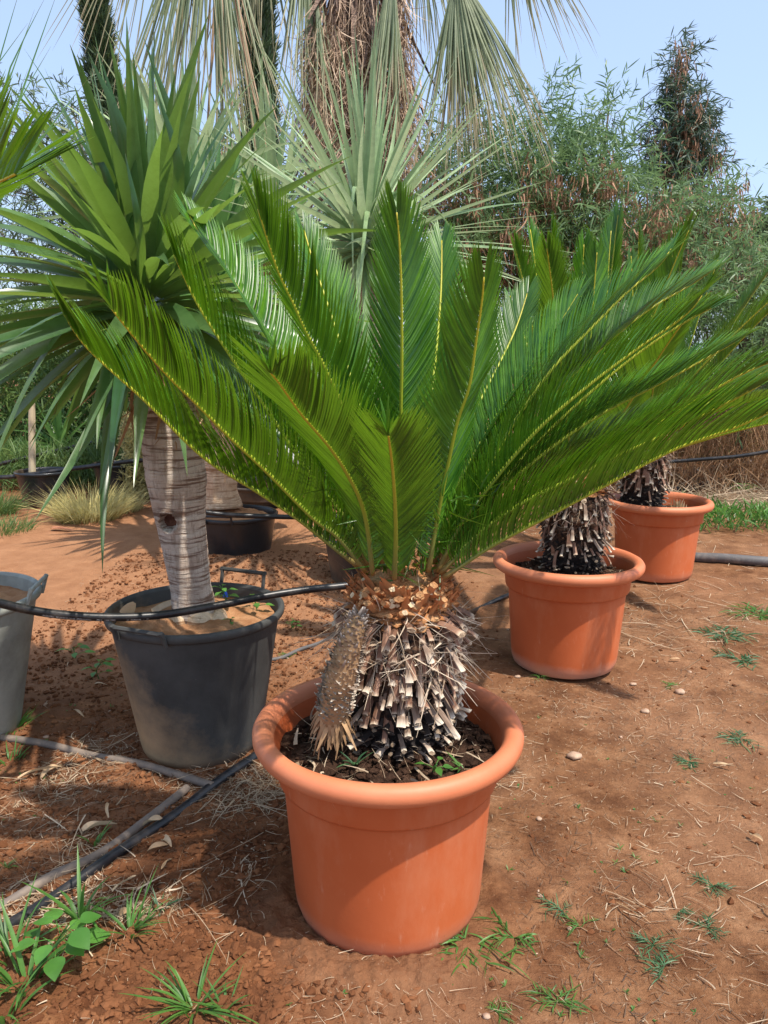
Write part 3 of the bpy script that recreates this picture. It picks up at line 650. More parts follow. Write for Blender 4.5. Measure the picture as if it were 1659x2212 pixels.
# rachis traces: picture points base -> tip, and the distance at base and tip
FR = [
 ([(775,1225),(700,1165),(640,1118),(550,1058),(440,988),(310,863),(190,753),(135,672),(108,620)], 1.86, 1.62, dict(Lmax=.20, v_deg=50)),
 ([(790,1235),(730,1160),(675,1118),(575,1018),(500,948),(430,878),(350,798),(250,678),(208,612)], 1.84, 1.34, dict(Lmax=.225, v_deg=36, broken=True)),
 ([(800,1225),(745,1120),(665,1018),(625,958),(565,868),(500,773),(430,663),(385,570),(352,490)], 1.88, 1.72, dict(Lmax=.21, v_deg=38)),
 ([(815,1210),(760,1080),(690,940),(620,800),(560,700),(500,600),(440,520),(385,420)], 1.96, 2.30, dict(Lmax=.20, m='cyc')),
 ([(805,1240),(795,1150),(780,1085),(750,1023),(710,963),(650,893),(600,823),(560,778)], 1.80, 1.28, dict(Lmax=.200, v_deg=32, broken=True)),
 ([(828,1220),(800,1080),(760,930),(705,800),(662,718),(635,658),(600,583),(566,478),(538,385)], 1.85, 1.60, dict(Lmax=.195, v_deg=34)),
 ([(850,1200),(810,1000),(765,840),(715,680),(675,560),(645,455)], 2.00, 2.38, dict(Lmax=.17)),
 ([(868,1235),(868,1060),(866,900),(868,782),(867,632),(861,497),(848,395)], 1.86, 1.66, dict(Lmax=.165, v_deg=38)),
 ([(852,1250),(855,1170),(854,1100),(848,1010),(836,918)], 1.80, 1.36, dict(Lmax=.175, v_deg=34, broken=True)),
 ([(925,1235),(948,1100),(972,982),(989,907),(1014,832),(1029,732),(1043,632),(1046,545)], 1.84, 1.58, dict(Lmax=.165, v_deg=34)),
 ([(890,1200),(915,1000),(935,830),(952,640),(955,478)], 2.02, 2.42, dict(Lmax=.17)),
 ([(935,1215),(1010,1090),(1100,930),(1189,802),(1279,707),(1354,632),(1429,567),(1480,490)], 1.92, 2.12, dict(Lmax=.185)),
 ([(945,1235),(985,1150),(1029,1087),(1109,987),(1179,912),(1279,827),(1379,752),(1489,672),(1548,580)], 1.86, 1.70, dict(Lmax=.185, v_deg=36)),
 ([(950,1225),(1040,1110),(1150,1000),(1290,900),(1429,827),(1529,772),(1635,712)], 1.92, 1.98, dict(Lmax=.175)),
 ([(952,1238),(1040,1150),(1129,1087),(1229,1037),(1329,987),(1429,942),(1549,882),(1700,800)], 1.84, 1.60, dict(Lmax=.185, v_deg=38)),
 ([(958,1248),(1060,1180),(1179,1117),(1254,1077),(1329,1037),(1404,997),(1479,962),(1579,927),(1659,892),(1760,840)], 1.82, 1.50, dict(Lmax=.17, v_deg=46)),
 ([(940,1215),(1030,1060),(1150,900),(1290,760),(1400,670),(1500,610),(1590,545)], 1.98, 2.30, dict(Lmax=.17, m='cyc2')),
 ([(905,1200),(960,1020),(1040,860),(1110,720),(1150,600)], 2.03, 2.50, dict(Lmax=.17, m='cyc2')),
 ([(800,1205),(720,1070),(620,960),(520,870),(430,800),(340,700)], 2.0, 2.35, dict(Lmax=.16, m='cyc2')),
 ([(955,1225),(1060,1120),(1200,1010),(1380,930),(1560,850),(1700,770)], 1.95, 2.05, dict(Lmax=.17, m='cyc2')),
 ([(945,1228),(1020,1120),(1120,1000),(1240,880),(1370,770),(1490,690),(1590,640)], 1.90, 1.88, dict(Lmax=.17)),
 ([(950,1235),(1060,1150),(1200,1060),(1340,970),(1480,880),(1600,810),(1720,760)], 1.88, 1.74, dict(Lmax=.18, v_deg=40)),
 ([(925,1215),(985,1060),(1060,920),(1140,800),(1215,690),(1270,600)], 1.97, 2.25, dict(Lmax=.17)),
 ([(795,1225),(720,1130),(620,1030),(520,930),(410,820),(300,730),(225,640)], 1.92, 1.85, dict(Lmax=.16)),
 ([(870,1200),(900,1080),(925,960),(905,840)], 1.93, 1.86, dict(Lmax=.15, v_deg=40)),
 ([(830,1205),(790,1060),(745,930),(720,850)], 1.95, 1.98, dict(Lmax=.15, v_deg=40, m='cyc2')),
]
for k, (pts, y0, y1, kw) in enumerate(FR):
    pp = np.array(pts, float); s = np.concatenate([[0], np.cumsum(np.linalg.norm(np.diff(pp, axis=0), axis=1))]); s /= s[-1]
    P = np.array([W(p[0], p[1], y0+(y1-y0)*(q**1.15)) for p, q in zip(pp, s)])
    frond(sago1, P, seed=k, axis=SC, **kw)
# a few upright new leaflets at the broken tips
mb = MB()
for p, T_, br in TIPS:
    if not br: continue
    d = T_*.7+rng.normal(size=(7, 3))*.22+[0, 0, .6]
    blades(mb, np.repeat(p[None], 7, 0), d, rvec(7)*[1, .3, 0]+[.8, 0, 0], .04+rng.random(7)*.08, .0062, 5, rng.normal(size=(7, 3))*.15, .3)
part('broken_tip_leaflets', mb, M['cyc'], sago1, 'stuff')
mb = MB(); n = 420; a = rng.random(n)*2*PI; hh = rng.random(n)*.26; o_ = np.stack([np.cos(a), np.sin(a), 0*a], -1)
b = np.array([SC[0], SC[1], .896])+o_*(.05+hh*.8)[:, None]+np.stack([0*a, 0*a, hh], -1)
blades(mb, b, o_*.5+[0, 0, .7]+rng.normal(size=(n, 3))*.55, rvec(n), .04+.07*rng.random(n), .0052, 6, -o_*.2+rng.normal(size=(n, 3))*.55, .4)
part('short_basal_leaflets', mb, M['cyc2'], sago1, 'stuff')
# the old cone leaning on the stem
def cone():
    t = thing('seed_cone', 'old pale scaly cone leaning against the near palm stem inside its pot', 'cone', tuple(W(712, 1600, 1.80)))
    P = catmull(np.array([W(716, 1568, 1.80), W(724, 1510, 1.77), W(742, 1440, 1.75), W(762, 1370, 1.76), W(778, 1325, 1.80)]), 30)
    rad = np.interp(np.linspace(0, 1, 30), [0, .12, .5, .85, 1], [.032, .038, .038, .027, .011])
    mb = MB(); V = tube(mb, P, rad, 24, True, .3); part('core', mb, M['conetip'], t)
    T = nrm(np.gradient(P, axis=0)); mb = MB(); n = 620
    i = np.arange(n); tt = (i+.5)/n; a = i*2.39996; k = np.clip(tt*29, 0, 28.99); ki = k.astype(int); f = (k-ki)[:, None]
    c = P[ki]*(1-f)+P[ki+1]*f; Tt = T[ki]; u = nrm(np.cross(Tt, [0, 1., 0])); v = np.cross(Tt, u)
    o = u*np.cos(a)[:, None]+v*np.sin(a)[:, None]; rr = np.interp(k, np.arange(30), rad)[:, None]
    low = (tt < .16)[:, None]
    d = o*1.0 - Tt*.9*low + Tt*rng.normal(size=(n, 1))*.2 - Tt*.25
    L = np.where(tt < .16, .026, .014)*(.8+rng.random(n)*.5)
    w_ = np.cross(Tt, o)
    L = L*rng.uniform(.6, 1.15, n); d = d + rng.normal(size=(n, 3))*.12; wv = .011*rng.uniform(.7, 1.3, n); bd = -Tt*low*1.2 + (1-low)*Tt*.7 + rng.normal(size=(n, 3))*.25
    lo = low[:, 0]; m2 = MB(); blades(m2, (c+o*rr*.9)[lo], d[lo], w_[lo], L[lo], wv[lo], 3, bd[lo], .3, P_strap); part('basal_scales', m2, M['conetip'], t, 'stuff')
    hi = ~lo; blades(mb, (c+o*rr*.9)[hi], d[hi], w_[hi], L[hi], wv[hi], 3, bd[hi], .3, P_strap)
    part('cone_scales', mb, M['cone'], t, 'stuff')
cone()
soil_bits(pot1, POT1[0], POT1[1], .441, .27, 900, 'soil', sz=.009)
def litter_in_pot(parent, c, z, r, n, name='dry_leaf_litter'):
    a = rng.random(n)*2*PI; q = np.sqrt(rng.random(n))*r
    b = np.stack([c[0]+q*np.cos(a), c[1]+q*np.sin(a), z+rng.random(n)*.015], -1); d = rvec(n)*[1, 1, .25]
    mb = MB(); blades(mb, b, d, rvec(n)*[1, 1, .2], .02+rng.random(n)*.06, .001+rng.random(n)**3*.010, 4, rng.normal(size=(n, 3))*.3, None, P_strap)
    return part(name, mb, M['straw'], parent, 'stuff')
litter_in_pot(pot1, POT1, .446, .26, 260)
litter_in_pot(pot2, POT2, .446, .26, 120); litter_in_pot(pot3, POT3, .446, .26, 100)
soil_bits(pot2, POT2[0], POT2[1], .446, .26, 400, 'soil', sz=.010)

def radial_cycad(c, label, zc, L, seed, nf=22, m='cyc2', el=(8, 82), skip=None, Lm=.18, loc_z=.446, sw=1.0):
    r0 = random.Random(seed); root = thing('sago_palm', label, 'sago palm', (c[0], c[1], loc_z), 'sago palms in a row of terracotta pots')
    cycad_stem(root, c, .436, zc, sw, 420, fib=350, nobj=150)
    for k in range(nf):
        az = k*2.39996 + seed; e = R(el[0] + (el[1]-el[0])*((k+.5)/nf)**.9); LL = L*r0.uniform(.85, 1.08)
        o = np.array([math.cos(az), math.sin(az), 0]); P = []
        for q in np.linspace(0, 1, 7):
            ee = e + R(14)*math.sin(q*PI*.6) - R(20)*q*q*(1.1-math.sin(e))
            if q == 0: p = np.array([c[0], c[1], zc-.01]) + o*.06; P.append(p); continue
            p = P[-1] + (o*math.cos(ee) + np.array([0, 0, 1.])*math.sin(ee))*LL/6; P.append(p)
        frond(root, np.array(P), Lmax=Lm*r0.uniform(.9, 1.05), m=m, seed=seed*10+k, axis=c, spacing=.0085, leafw=.0078, start=.12)
    return root
sago2 = radial_cycad((POT2[0]+.03, POT2[1]+.03), 'sago palm in the middle terracotta pot, crown behind the near one', .936, 1.18, 3, 24, 'cyc')
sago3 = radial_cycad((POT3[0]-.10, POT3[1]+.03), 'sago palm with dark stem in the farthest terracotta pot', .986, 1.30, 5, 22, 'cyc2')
# small tan offset in the farthest pot
mb = MB(); n = 40; c = np.array([POT3[0]+.13, POT3[1]-.02, .456])
blades(mb, c+rng.normal(size=(n, 3))*[.025, .025, .004], rng.normal(size=(n, 3))*.25+[0, 0, 1], rvec(n), .04+rng.random(n)*.04, .009, 4, None, .3)
o = part('offset_shoot', mb, M['dryleaf'], None); tag(o, 'tan tuft of young shoots beside the stem in the farthest terracotta pot', 'shoot')

# ================================================================== yuccas
def bark_tube(root, P, rad, m, name='trunk', n=72, N=120, ridge=.035, lump=.05, hole=None):
    P = catmull(np.array(P), N); s = np.linspace(0, 1, N); rad = np.interp(s, *zip(*rad))
    def disp(t, a):
        ring = np.abs(vnoise(t*46+.35*np.sin(a*1.0+t*3)+.25*np.sin(2*a), a*.8, 61))
        return 1 + lump*2*fbm(np.cos(a)*1.3+t*5, np.sin(a)*1.3+3, 1.6, 3, 62) + ridge*(1-4*ring)*.5
    mb = MB(); V = tube(mb, P, rad, n, True, 0, disp=disp)
    if hole is not None:
        hp, hr, hd = hole; v = mb.v[0]; dx = v[:, 0]-hp[0]; dz = v[:, 2]-hp[2]; front = v[:, 1] < hp[1]+.06
        q = np.sqrt((dx/hr[0])**2+(dz/hr[1])**2)
        push = np.where(front, hd*(1-sstep(.72, 1.0, q)), 0) - np.where(front, .012*np.exp(-((q-1.15)/.22)**2), 0)
        v[:, 1] += push
    return part(name, mb, m, root)
def rosette(root, c, n, L, Wd, m, el=(-35, 88), droop=.25, seed=1, K=9, fold=.28, prof=P_sword, spread=.05, elpow=1.0, bent=.08, axis=None, az0=0):
    r0 = random.Random(seed); c = np.array(c, float)
    for k in range(n):
        q = (k+.5)/n; az = k*2.39996+az0+r0.uniform(-.2, .2); e = R(el[0]+(el[1]-el[0])*q**elpow + r0.uniform(-7, 7))
        o = np.array([math.cos(az), math.sin(az), 0.]); d = o*math.cos(e)+np.array([0, 0, 1.])*math.sin(e)
        if axis is not None: d = nrm(d + np.array(axis)*.25)
        wd = np.array([-math.sin(az), math.cos(az), 0.])+np.cross(d, [-math.sin(az), math.cos(az), 0.])*r0.gauss(0, .55); wd = wd/np.linalg.norm(wd); LL = L*r0.uniform(.78, 1.1)*(.85+.15*math.sin(q*PI))
        b = c + o*spread*(1-q*.7) + np.array([0, 0, 1.])*(q-.5)*spread*3.2
        dr = droop*r0.uniform(.3, 1.6)*(math.cos(e)**.7 if math.cos(e) > 0 else 0)
        bend = np.array([0, 0, -1.])*dr + np.array([r0.gauss(0, .06), r0.gauss(0, .06), 0])
        mb = MB(); base = b[None]
        if r0.random() < bent:       # leaf folded over half way
            e2 = R(r0.uniform(40, 70)); d2 = o*math.cos(e2)+np.array([0, 0, 1.])*math.sin(e2)
            blades(mb, base, d2[None], wd[None], LL*.95, Wd*.85, 14, (o*.15+np.array([0, 0, -1.])*r0.uniform(1.1, 1.7)+np.array([r0.gauss(0, .15), r0.gauss(0, .15), 0]))[None], fold, P_strap, r=[r0.random()])
        else:
            blades(mb, base, d[None], wd[None], LL, Wd*r0.uniform(.85, 1.15), K, bend[None], fold, prof, r=[r0.random()])
        part('leaf', mb, m, root)
def dead_skirt(root, c, n, L, m, r=.06, wd=.022, up=0):
    a = rng.random(n)*2*PI; o = np.stack([np.cos(a), np.sin(a), 0*a], -1)
    b = np.array(c)+o*r+np.array([0, 0, 1.])*rng.normal(size=(n, 1))*.07
    d = o*.5+np.array([0, 0, -1.])*(.5+rng.random((n, 1))) ; mb = MB()
    blades(mb, b, d, np.stack([-np.sin(a), np.cos(a), 0*a], -1), L*(.5+rng.random(n)), wd, 5, rng.normal(size=(n, 3))*.3-o*.3, .2, P_strap)
    return part('dead_leaves', mb, m, root, 'stuff')
yb = np.array([BP1[0]+.015, BP1[1]-.02, .496])
Y1 = BP1[1]
yuc1 = thing('yucca', 'yucca with a pale ringed leaning trunk in the dusty black pot', 'yucca', tuple(yb))
tr = [W(424, 1372, Y1), W(418, 1310, Y1), W(402, 1200, Y1), W(387, 1100, Y1), W(377, 1000, Y1), W(366, 900, Y1), W(352, 800, Y1), W(335, 720, Y1), W(322, 660, Y1)]
hp = W(362, 1130, Y1-.09)
bark_tube(yuc1, tr, [(0, .10), (.06, .085), (.15, .073), (.35, .083), (.5, .105), (.62, .103), (.78, .072), (.9, .055), (1, .04)], M['ytrunk'], hole=(hp, (.032, .032), .055), ridge=.045)
mb = MB(); a = np.linspace(0, 2*PI, 16, endpoint=False); rg = [1.0, .7, .3]
V = np.array([[hp[0]+.031*q*math.cos(x), hp[1]+.052-.006*(1-q), hp[2]+.031*q*math.sin(x)] for q in (1, .6, .2) for x in a])
k = np.arange(2)[:, None]*16; j = np.arange(16)[None]; mb.add(V, np.stack([k+j, k+(j+1) % 16, k+16+(j+1) % 16, k+16+j], -1).reshape(-1, 4)); mb.ngon(range(32, 48))
part('rot_hole', mb, M['hole'], yuc1)
# root lumps at the foot
mb = MB()
for px, r_ in ((385, .05), (432, .06), (470, .04)):
    p = W(px, 1360, Y1-.07); tube(mb, [p+[0, .06, .05], p+[0, .02, .02], p+[0, -.01, -.03]], [r_*.5, r_, r_*.8], 14, True)
part('root_flare', mb, M['ytrunk2'], yuc1)
dead_skirt(yuc1, W(335, 760, Y1), 60, .22, M['drybrush'], .055)
cY = W(318, 640, Y1)
rosette(yuc1, cY, 200, .82, .053, M['yuc1'], el=(-42, 86), droop=.24, seed=4, spread=.08, elpow=1.0, bent=.05, axis=(-.25, -.1, 0))
# individually traced leaves of the near yucca : long upright swords
for (x0, y0, x1, y1, x2, y2, Yt, wd) in ((285, 640, 275, 330, 190, 112, 2.5, .060), (330, 560, 385, 380, 338, 195, 2.45, .058), (280, 540, 262, 300, 215, 118, 2.6, .045), (400, 520, 400, 440, 455, 290, 2.4, .05), (340, 560, 395, 360, 310, 80, 2.75, .05), (245, 640, 240, 420, 170, 260, 2.5, .055), (300, 620, 300, 500, 270, 330, 2.3, .05)):
    P = catmull(np.array([cY, W(x0, y0, (Y1+Yt)/2+.05), W(x1, y1, Yt), W(x2, y2, Yt)]), 14); t = np.linspace(0, 1, 14)
    hw = (wd*.5*P_sword(t))[:, None]; T = nrm(np.gradient(P, axis=0)); wv = nrm(np.cross(T, [.25, 1, 0])); nn = np.cross(T, wv)
    V = np.stack([P-wv*hw-nn*hw*.3, P, P+wv*hw-nn*hw*.3], 1); mb = MB(); a = (np.arange(13)*3)[:, None]+np.arange(2)[None]
    mb.add(V, np.stack([a, a+1, a+4, a+3], -1).reshape(-1, 4), np.repeat(t, 3), random.random()*.5); part('leaf', mb, M['yuc1'], yuc1)

yuc2 = thing('yucca', 'yucca with a tan trunk in the sunken glossy black pot', 'yucca', (BP2[0]+.05, BP2[1], .28))
Y2 = BP2[1]
bark_tube(yuc2, [W(475, 1092, Y2), W(473, 1040, Y2), W(470, 960, Y2), W(466, 860, Y2), W(462, 760, Y2), W(462, 640, Y2)], [(0, .17), (.08, .135), (.25, .125), (.6, .11), (1, .09)], M['ytrunk2'], lump=.08)
dead_skirt(yuc2, W(466, 790, Y2), 200, .42, M['drybrush'], .10, .035); dead_skirt(yuc2, W(466, 700, Y2), 160, .40, M['drybrush'], .10, .035)
rosette(yuc2, W(462, 610, Y2), 105, 1.05, .075, M['yuc2'], el=(-35, 86), droop=.2, seed=9, spread=.10)
yuc3 = thing('yucca', 'pale blue green yucca with narrow stiff leaves behind the near palm', 'yucca', (BP3[0], BP3[1], .22))
Y3 = BP3[1]
bark_tube(yuc3, [W(800, 1180, Y3), W(802, 1000, Y3), W(803, 800, Y3), W(800, 640, Y3), W(795, 560, Y3)], [(0, .12), (.2, .095), (.8, .085), (1, .07)], M['ytrunk'], lump=.08)
rosette(yuc3, W(790, 520, Y3), 185, 1.18, .050, M['yuc3'], el=(-62, 88), droop=.12, seed=21, spread=.09, bent=.08, elpow=.85, prof=P_taper)
yuc4 = thing('yucca', 'pale narrow leaved yucca between the tan trunk yucca and the palm', 'yucca', tuple(W(590, 700, 7.4)*[1, 1, 0]))
bark_tube(yuc4, [W(590, 1010, 7.4), W(590, 560, 7.4)], [(0, .12), (1, .09)], M['ytrunk2'])
rosette(yuc4, W(585, 520, 7.4), 110, 1.6, .05, M['yuc3'], el=(-30, 85), droop=.2, seed=31, spread=.12)
yuc5 = thing('yucca', 'pale leaved yucca glimpsed between the near yucca and the tan trunk yucca', 'yucca', tuple(W(360, 700, 7.0)*[1, 1, 0]))
bark_tube(yuc5, [W(370, 1010, 7.), W(370, 520, 7.)], [(0, .12), (1, .09)], M['ytrunk2'])
rosette(yuc5, W(400, 450, 7.0), 100, 1.5, .055, M['yuc3'], el=(-30, 80), droop=.25, seed=37, spread=.12)

# plant of the grey pot at the left edge: pinnate fronds reach into the picture
lp = thing('palm', 'palm at the left edge whose yellow ribbed leaf tip enters the picture', 'palm', (GP[0], GP[1], .48))
bark_tube(lp, [np.array([GP[0], GP[1], .45]), np.array([GP[0]-.02, GP[1]-.05, .9]), np.array([GP[0]-.02, GP[1]-.1, 1.25])], [(0, .09), (1, .07)], M['ptrunk'], N=60)
cl = np.array([GP[0]-.02, GP[1]-.1, 1.27])
frond(lp, np.array([cl, cl+[-.05, -.45, .28], W(-120, 455, 1.5), W(0, 392, 1.32), W(126, 334, 1.24), W(160, 318, 1.22)]), Lmax=.34, m='cyc', axis=(GP[0]+.3, GP[1]+.2), spacing=.017, leafw=.012, v_deg=62, broken=True, r0=.007, droop=.05)
for (x0, y0, x1, y1, x2, y2, Y) in ((-60, 420, -20, 200, 45, -30, 2.0), (-40, 430, 10, 180, 100, -10, 2.1), (-60, 420, 0, 230, 75, 20, 2.0), (-30, 430, 40, 220, 125, -20, 2.2), (-60, 400, 0, 300, 60, 150, 1.9), (-50, 440, 50, 330, 170, 230, 2.1), (-40, 420, 20, 260, 110, 100, 2.0), (-20, 470, 90, 300, 190, 170, 2.2), (-80, 300, -30, 120, 8, -30, 1.9), (-90, 320, -10, 150, 60, 50, 1.9)):
    P = catmull(np.array([cl, W(x0, y0, Y), W(x1, y1, Y), W(x2, y2, Y)]), 18); t = np.linspace(0, 1, 18); hw = (.010*P_sword(t))[:, None]; T = nrm(np.gradient(P, axis=0)); wv = nrm(np.cross(T, [.3, 1, 0]))
    V = np.stack([P-wv*hw, P+wv*hw], 1); mb = MB(); q = np.arange(17)*2; mb.add(V, np.stack([q, q+1, q+3, q+2], -1), np.repeat(t, 2), random.random()); part('leaf', mb, M['yuc2'], lp)

# ================================================================== background row plants
def strappy(name, label, c, n, L, wd, m, cat, el=(20, 88)):
    t = thing(name, label, cat, tuple(c)); rosette(t, c, n, L, wd, m, el=el, droop=.35, seed=int(abs(c[0])*100), spread=.03, K=6, bent=0); return t
pc = bC.location; strappy('strap_leaved_plant', 'strappy green plant in the grey black pot behind the stake', (pc.x, pc.y, .40), 34, .75, .045, M['yuc2'], 'plant')
pd = bD.location; strappy('bromeliad', 'small reddish bromeliad in the small black pot of the back row', (pd.x, pd.y, .40), 26, .16, .03, M['brick'], 'plant', el=(10, 80))
pb = bB.location
t = thing('sapling', 'thin grey stemmed sapling standing in a black pot of the back row', 'tree', (pb.x, pb.y, .3))
mb = MB(); tube(mb, catmull(np.array([W(243, 985, pb.y), W(238, 930, pb.y), W(232, 880, pb.y), W(228, 800, pb.y)]), 20), [.055+.0*k for k in range(20)], 10); part('trunk', mb, M['wood'], t)
sk = seat(68, 1075); 
mb = MB(); yk = float(bA.location.y)
a_, b_ = W(69, 1025, yk), W(69, 900, yk); a_[2] = .28
tube(mb, [a_, b_, b_+[.012, 0, .12], b_+[.018, 0, .19]], [.036, .034, .030, .012], 8); o = part('wooden_stake', mb, M['stake'], None, smooth=False); tag(o, 'pale wooden stake stuck in the back row pot nearest the left edge', 'stake')
# crumpled white plastic and terracotta shard
V, F3, rn = lumps(None, np.array([W(630, 1172-190, 6.4)]), np.array([[.14, .12, .14]])); o = link('plastic_bag', tri_obj('plastic_bag', V, F3, rn, M['bag'])); tag(o, 'crumpled white plastic bag behind the lower left fronds', 'bag')
g = gp_(112, 1316-0, 0) if False else gp_(112, 1150, .02)
mb = MB(); blades(mb, [g], [1, .1, .1], [0, 1, .1], .18, .07, 4, [[0, 0, -.2]], .4, P_strap); o = part('pot_shard', mb, M['brick'], None); tag(o, 'flat orange pot shard on the soil below the yellow grass', 'shard')

# ================================================================== tall palm at the back
YP = 8.6
palm = thing('fan_palm', 'tall fan palm with drooping leaves and old flower stalks at top centre', 'palm', tuple(W(765, 800, YP)*[1, 1, 0]))
pb_ = W(765, 300, YP)
bark_tube(palm, [np.array([pb_[0], YP, 0]), np.array([pb_[0], YP, 1.5]), np.array([pb_[0]-.02, YP, 3.2]), np.array([pb_[0], YP, 5.6])], [(0, .33), (.1, .26), (1, .22)], M['ptrunk'], lump=.1, ridge=.1)
# leaf boots hugging the trunk
mb = MB(); n = 160; a = rng.random(n)*2*PI; zz = 2.4+rng.random(n)*3.2; o_ = np.stack([np.cos(a), np.sin(a), 0*a], -1)
b = np.array([pb_[0], YP, 0])+o_*.22+np.stack([0*a, 0*a, zz], -1)
blades(mb, b, o_*.35+[0, 0, -1]+rng.normal(size=(n, 3))*.15, np.stack([-np.sin(a), np.cos(a), 0*a], -1), .5+rng.random(n)*.9, .05+rng.random(n)*.05, 5, rng.normal(size=(n, 3))*.1, .5, P_strap)
part('leaf_boots', mb, M['ptrunk'], palm, 'stuff')
def fan(hub, d, nrm_, spread, L, n, m, droop, seed, pet=None, wd=.030, brown=0):
    r0 = np.random.default_rng(seed); d = nrm(np.array(d, float)); nn = np.array(nrm_, float); nn = nrm(nn-d*np.dot(nn, d)); s = np.cross(d, nn)
    a = np.linspace(-spread, spread, n)+r0.normal(size=n)*.012; hub = np.array(hub, float)
    dd = d*np.cos(a)[:, None]+s*np.sin(a)[:, None] + nn*.10*np.cos(a*3)[:, None]
    LL = L*(.72+.28*np.cos(a*.8))*(1-.45*r0.random(n)**2)
    mb = MB(); bend = np.stack([0*a, 0*a, -droop*(.4+.9*np.abs(np.sin(a)))], -1)+r0.normal(size=(n, 3))*.07
    wv = np.cross(dd, nn)
    blades(mb, np.repeat(hub[None], n, 0), dd, wv, LL, wd*(.8+.5*r0.random(n)), 9, bend, .55, lambda t: np.minimum(1, .25+t*2.0)*(1-t)**.6+.02, r=r0.random(n))
    fr = None
    if pet is not None:
        m2 = MB(); tube(m2, catmull(np.array([pet, (np.array(pet)+hub)/2+[0, 0, .08], hub]), 10), [.03]*10, 7)
        fr = part('leaf_stalk', m2, M['ptrunk'], palm)
    part('fan_leaf', mb, m, palm)
top = np.array([pb_[0], YP, 5.5])
fan(W(452, -330, 7.6), (-.08, -.1, -1), (0, -1, .1), .30, 2.75, 96, M['fan'], .16, 1, top, wd=.027)
fan(W(470, -300, 7.9), (.02, 0, -1), (.3, -1, 0), .10, 2.8, 30, M['fandry'], .05, 11, wd=.026)
fan(W(350, -330, 8.2), (-.25, 0, -1), (0, -1, .1), .40, 1.9, 40, M['fan'], .3, 16, top, wd=.022)
fan(W(985, -60, 7.5), (.26, -.1, -1), (.15, -1, .1), .52, 1.42, 96, M['fan'], .50, 2, top, wd=.021)
fan(W(985, -60, 7.6), (.08, 0, -1), (-.3, -1, 0), .10, 1.6, 36, M['fandry'], .05, 12, wd=.020)
fan(W(985, -60, 7.45), (.12, 0, -1), (-.3, -1, 0), .14, 1.7, 34, M['fan'], .05, 14, wd=.021)
fan(W(850, -120, 8.0), (-.06, -.1, -1), (0, -1, .1), .09, 2.2, 34, M['fan'], .05, 3, top, wd=.026)
fan(W(660, -220, 8.3), (-.02, -.1, -1), (.2, -1, .1), .16, 2.2, 40, M['fan'], .1, 4, top, wd=.022)
fan(W(900, -220, 8.8), (.22, 0, -1), (0, -1, .1), .34, 1.75, 44, M['fan'], .25, 5, top, wd=.020)
fan(W(1090, -200, 8.2), (.45, 0, -.8), (0, -1, .1), .45, 1.25, 44, M['fan'], .5, 6, top, wd=.020)
fan(W(560, -260, 8.6), (-.1, 0, -1), (0, -1, .1), .3, 1.5, 40, M['fan'], .3, 17, top, wd=.022)
fan(W(760, -400, 8.4), (.1, -.4, 1), (0, -1, .3), 1.2, 1.2, 50, M['fan'], .4, 9, top)
def old_flower(p, L, wdt, seed):
    n = 520; r0 = np.random.default_rng(seed); t = r0.random(n)**.8; p = np.array(p)
    b = p + np.stack([r0.normal(size=n)*wdt*(.3+t), r0.normal(size=n)*wdt*(.3+t), -t*L], -1)
    d = np.stack([r0.normal(size=n)*.45, r0.normal(size=n)*.45, -np.ones(n)], -1); mb = MB()
    blades(mb, b, d, rvec(n), .14+r0.random(n)*.30, .006+r0.random(n)*.006, 4, r0.normal(size=(n, 3))*.22, None, P_strap)
    m2 = MB(); tube(m2, catmull(np.array([p+[0, 0, .9], p+[0, 0, .2], p-[0, 0, L*.6]]), 10), [.02]*6+[.012]*4, 6)
    st = part('flower_stalk', m2, M['ptrunk'], palm); part('dry_sprays', mb, M['flower'], st, 'stuff')
for k, (px, py, L, wd) in enumerate(((690, -20, 1.9, .10), (735, 60, 1.6, .12), (815, 60, 1.5, .12), (860, 60, 1.5, .10), (788, -60, 2.0, .12), (700, 10, 1.5, .09), (722, -60, 1.9, .10), (800, -20, 1.3, .10), (845, 0, 1.6, .10), (868, -30, 1.2, .08), (770, 30, 1.5, .07), (675, 30, 1.0, .07), (830, 120, 1.1, .08), (745, 160, .9, .08))):
    old_flower(W(px, py, YP-.45+.1*(k % 3)), L, wd, 50+k)

# ================================================================== trees behind
def foliage_twigs(mb, pts, out, n_leaf, tl, L, wd, m_bend=.4, up=.35, seed=0, K=3, pods=None):
    """little arched twigs carrying narrow hanging leaves"""
    r0 = np.random.default_rng(seed); n = len(pts)
    dirs = nrm(out + np.array([0, 0, up]) + r0.normal(size=(n, 3))*.45)
    t = (np.arange(n_leaf)+.5)/n_leaf
    T = tl*(.6+.7*r0.random((n, 1)))
    b = pts[:, None] + dirs[:, None]*(T*t)[..., None] + np.array([0, 0, -1.])*(T*t**2)[..., None]*.30
    b = b.reshape(-1, 3); k = len(b)
    d = np.repeat(dirs, n_leaf, 0)*.65 + r0.normal(size=(k, 3))*.55 + np.array([0, 0, -.15])
    blades(mb, b, d, r0.normal(size=(k, 3)), L*(.6+.7*r0.random(k)), wd*(.7+.6*r0.random(k)), K, np.array([0, 0, -1.])*m_bend*r0.random((k, 1)), None, P_lance,
           r=np.clip(np.repeat(r0.random(n), n_leaf)*.6+r0.random(k)*.4, 0, 1))
    tips = pts + dirs*T
    mb2 = None
    return dirs, T
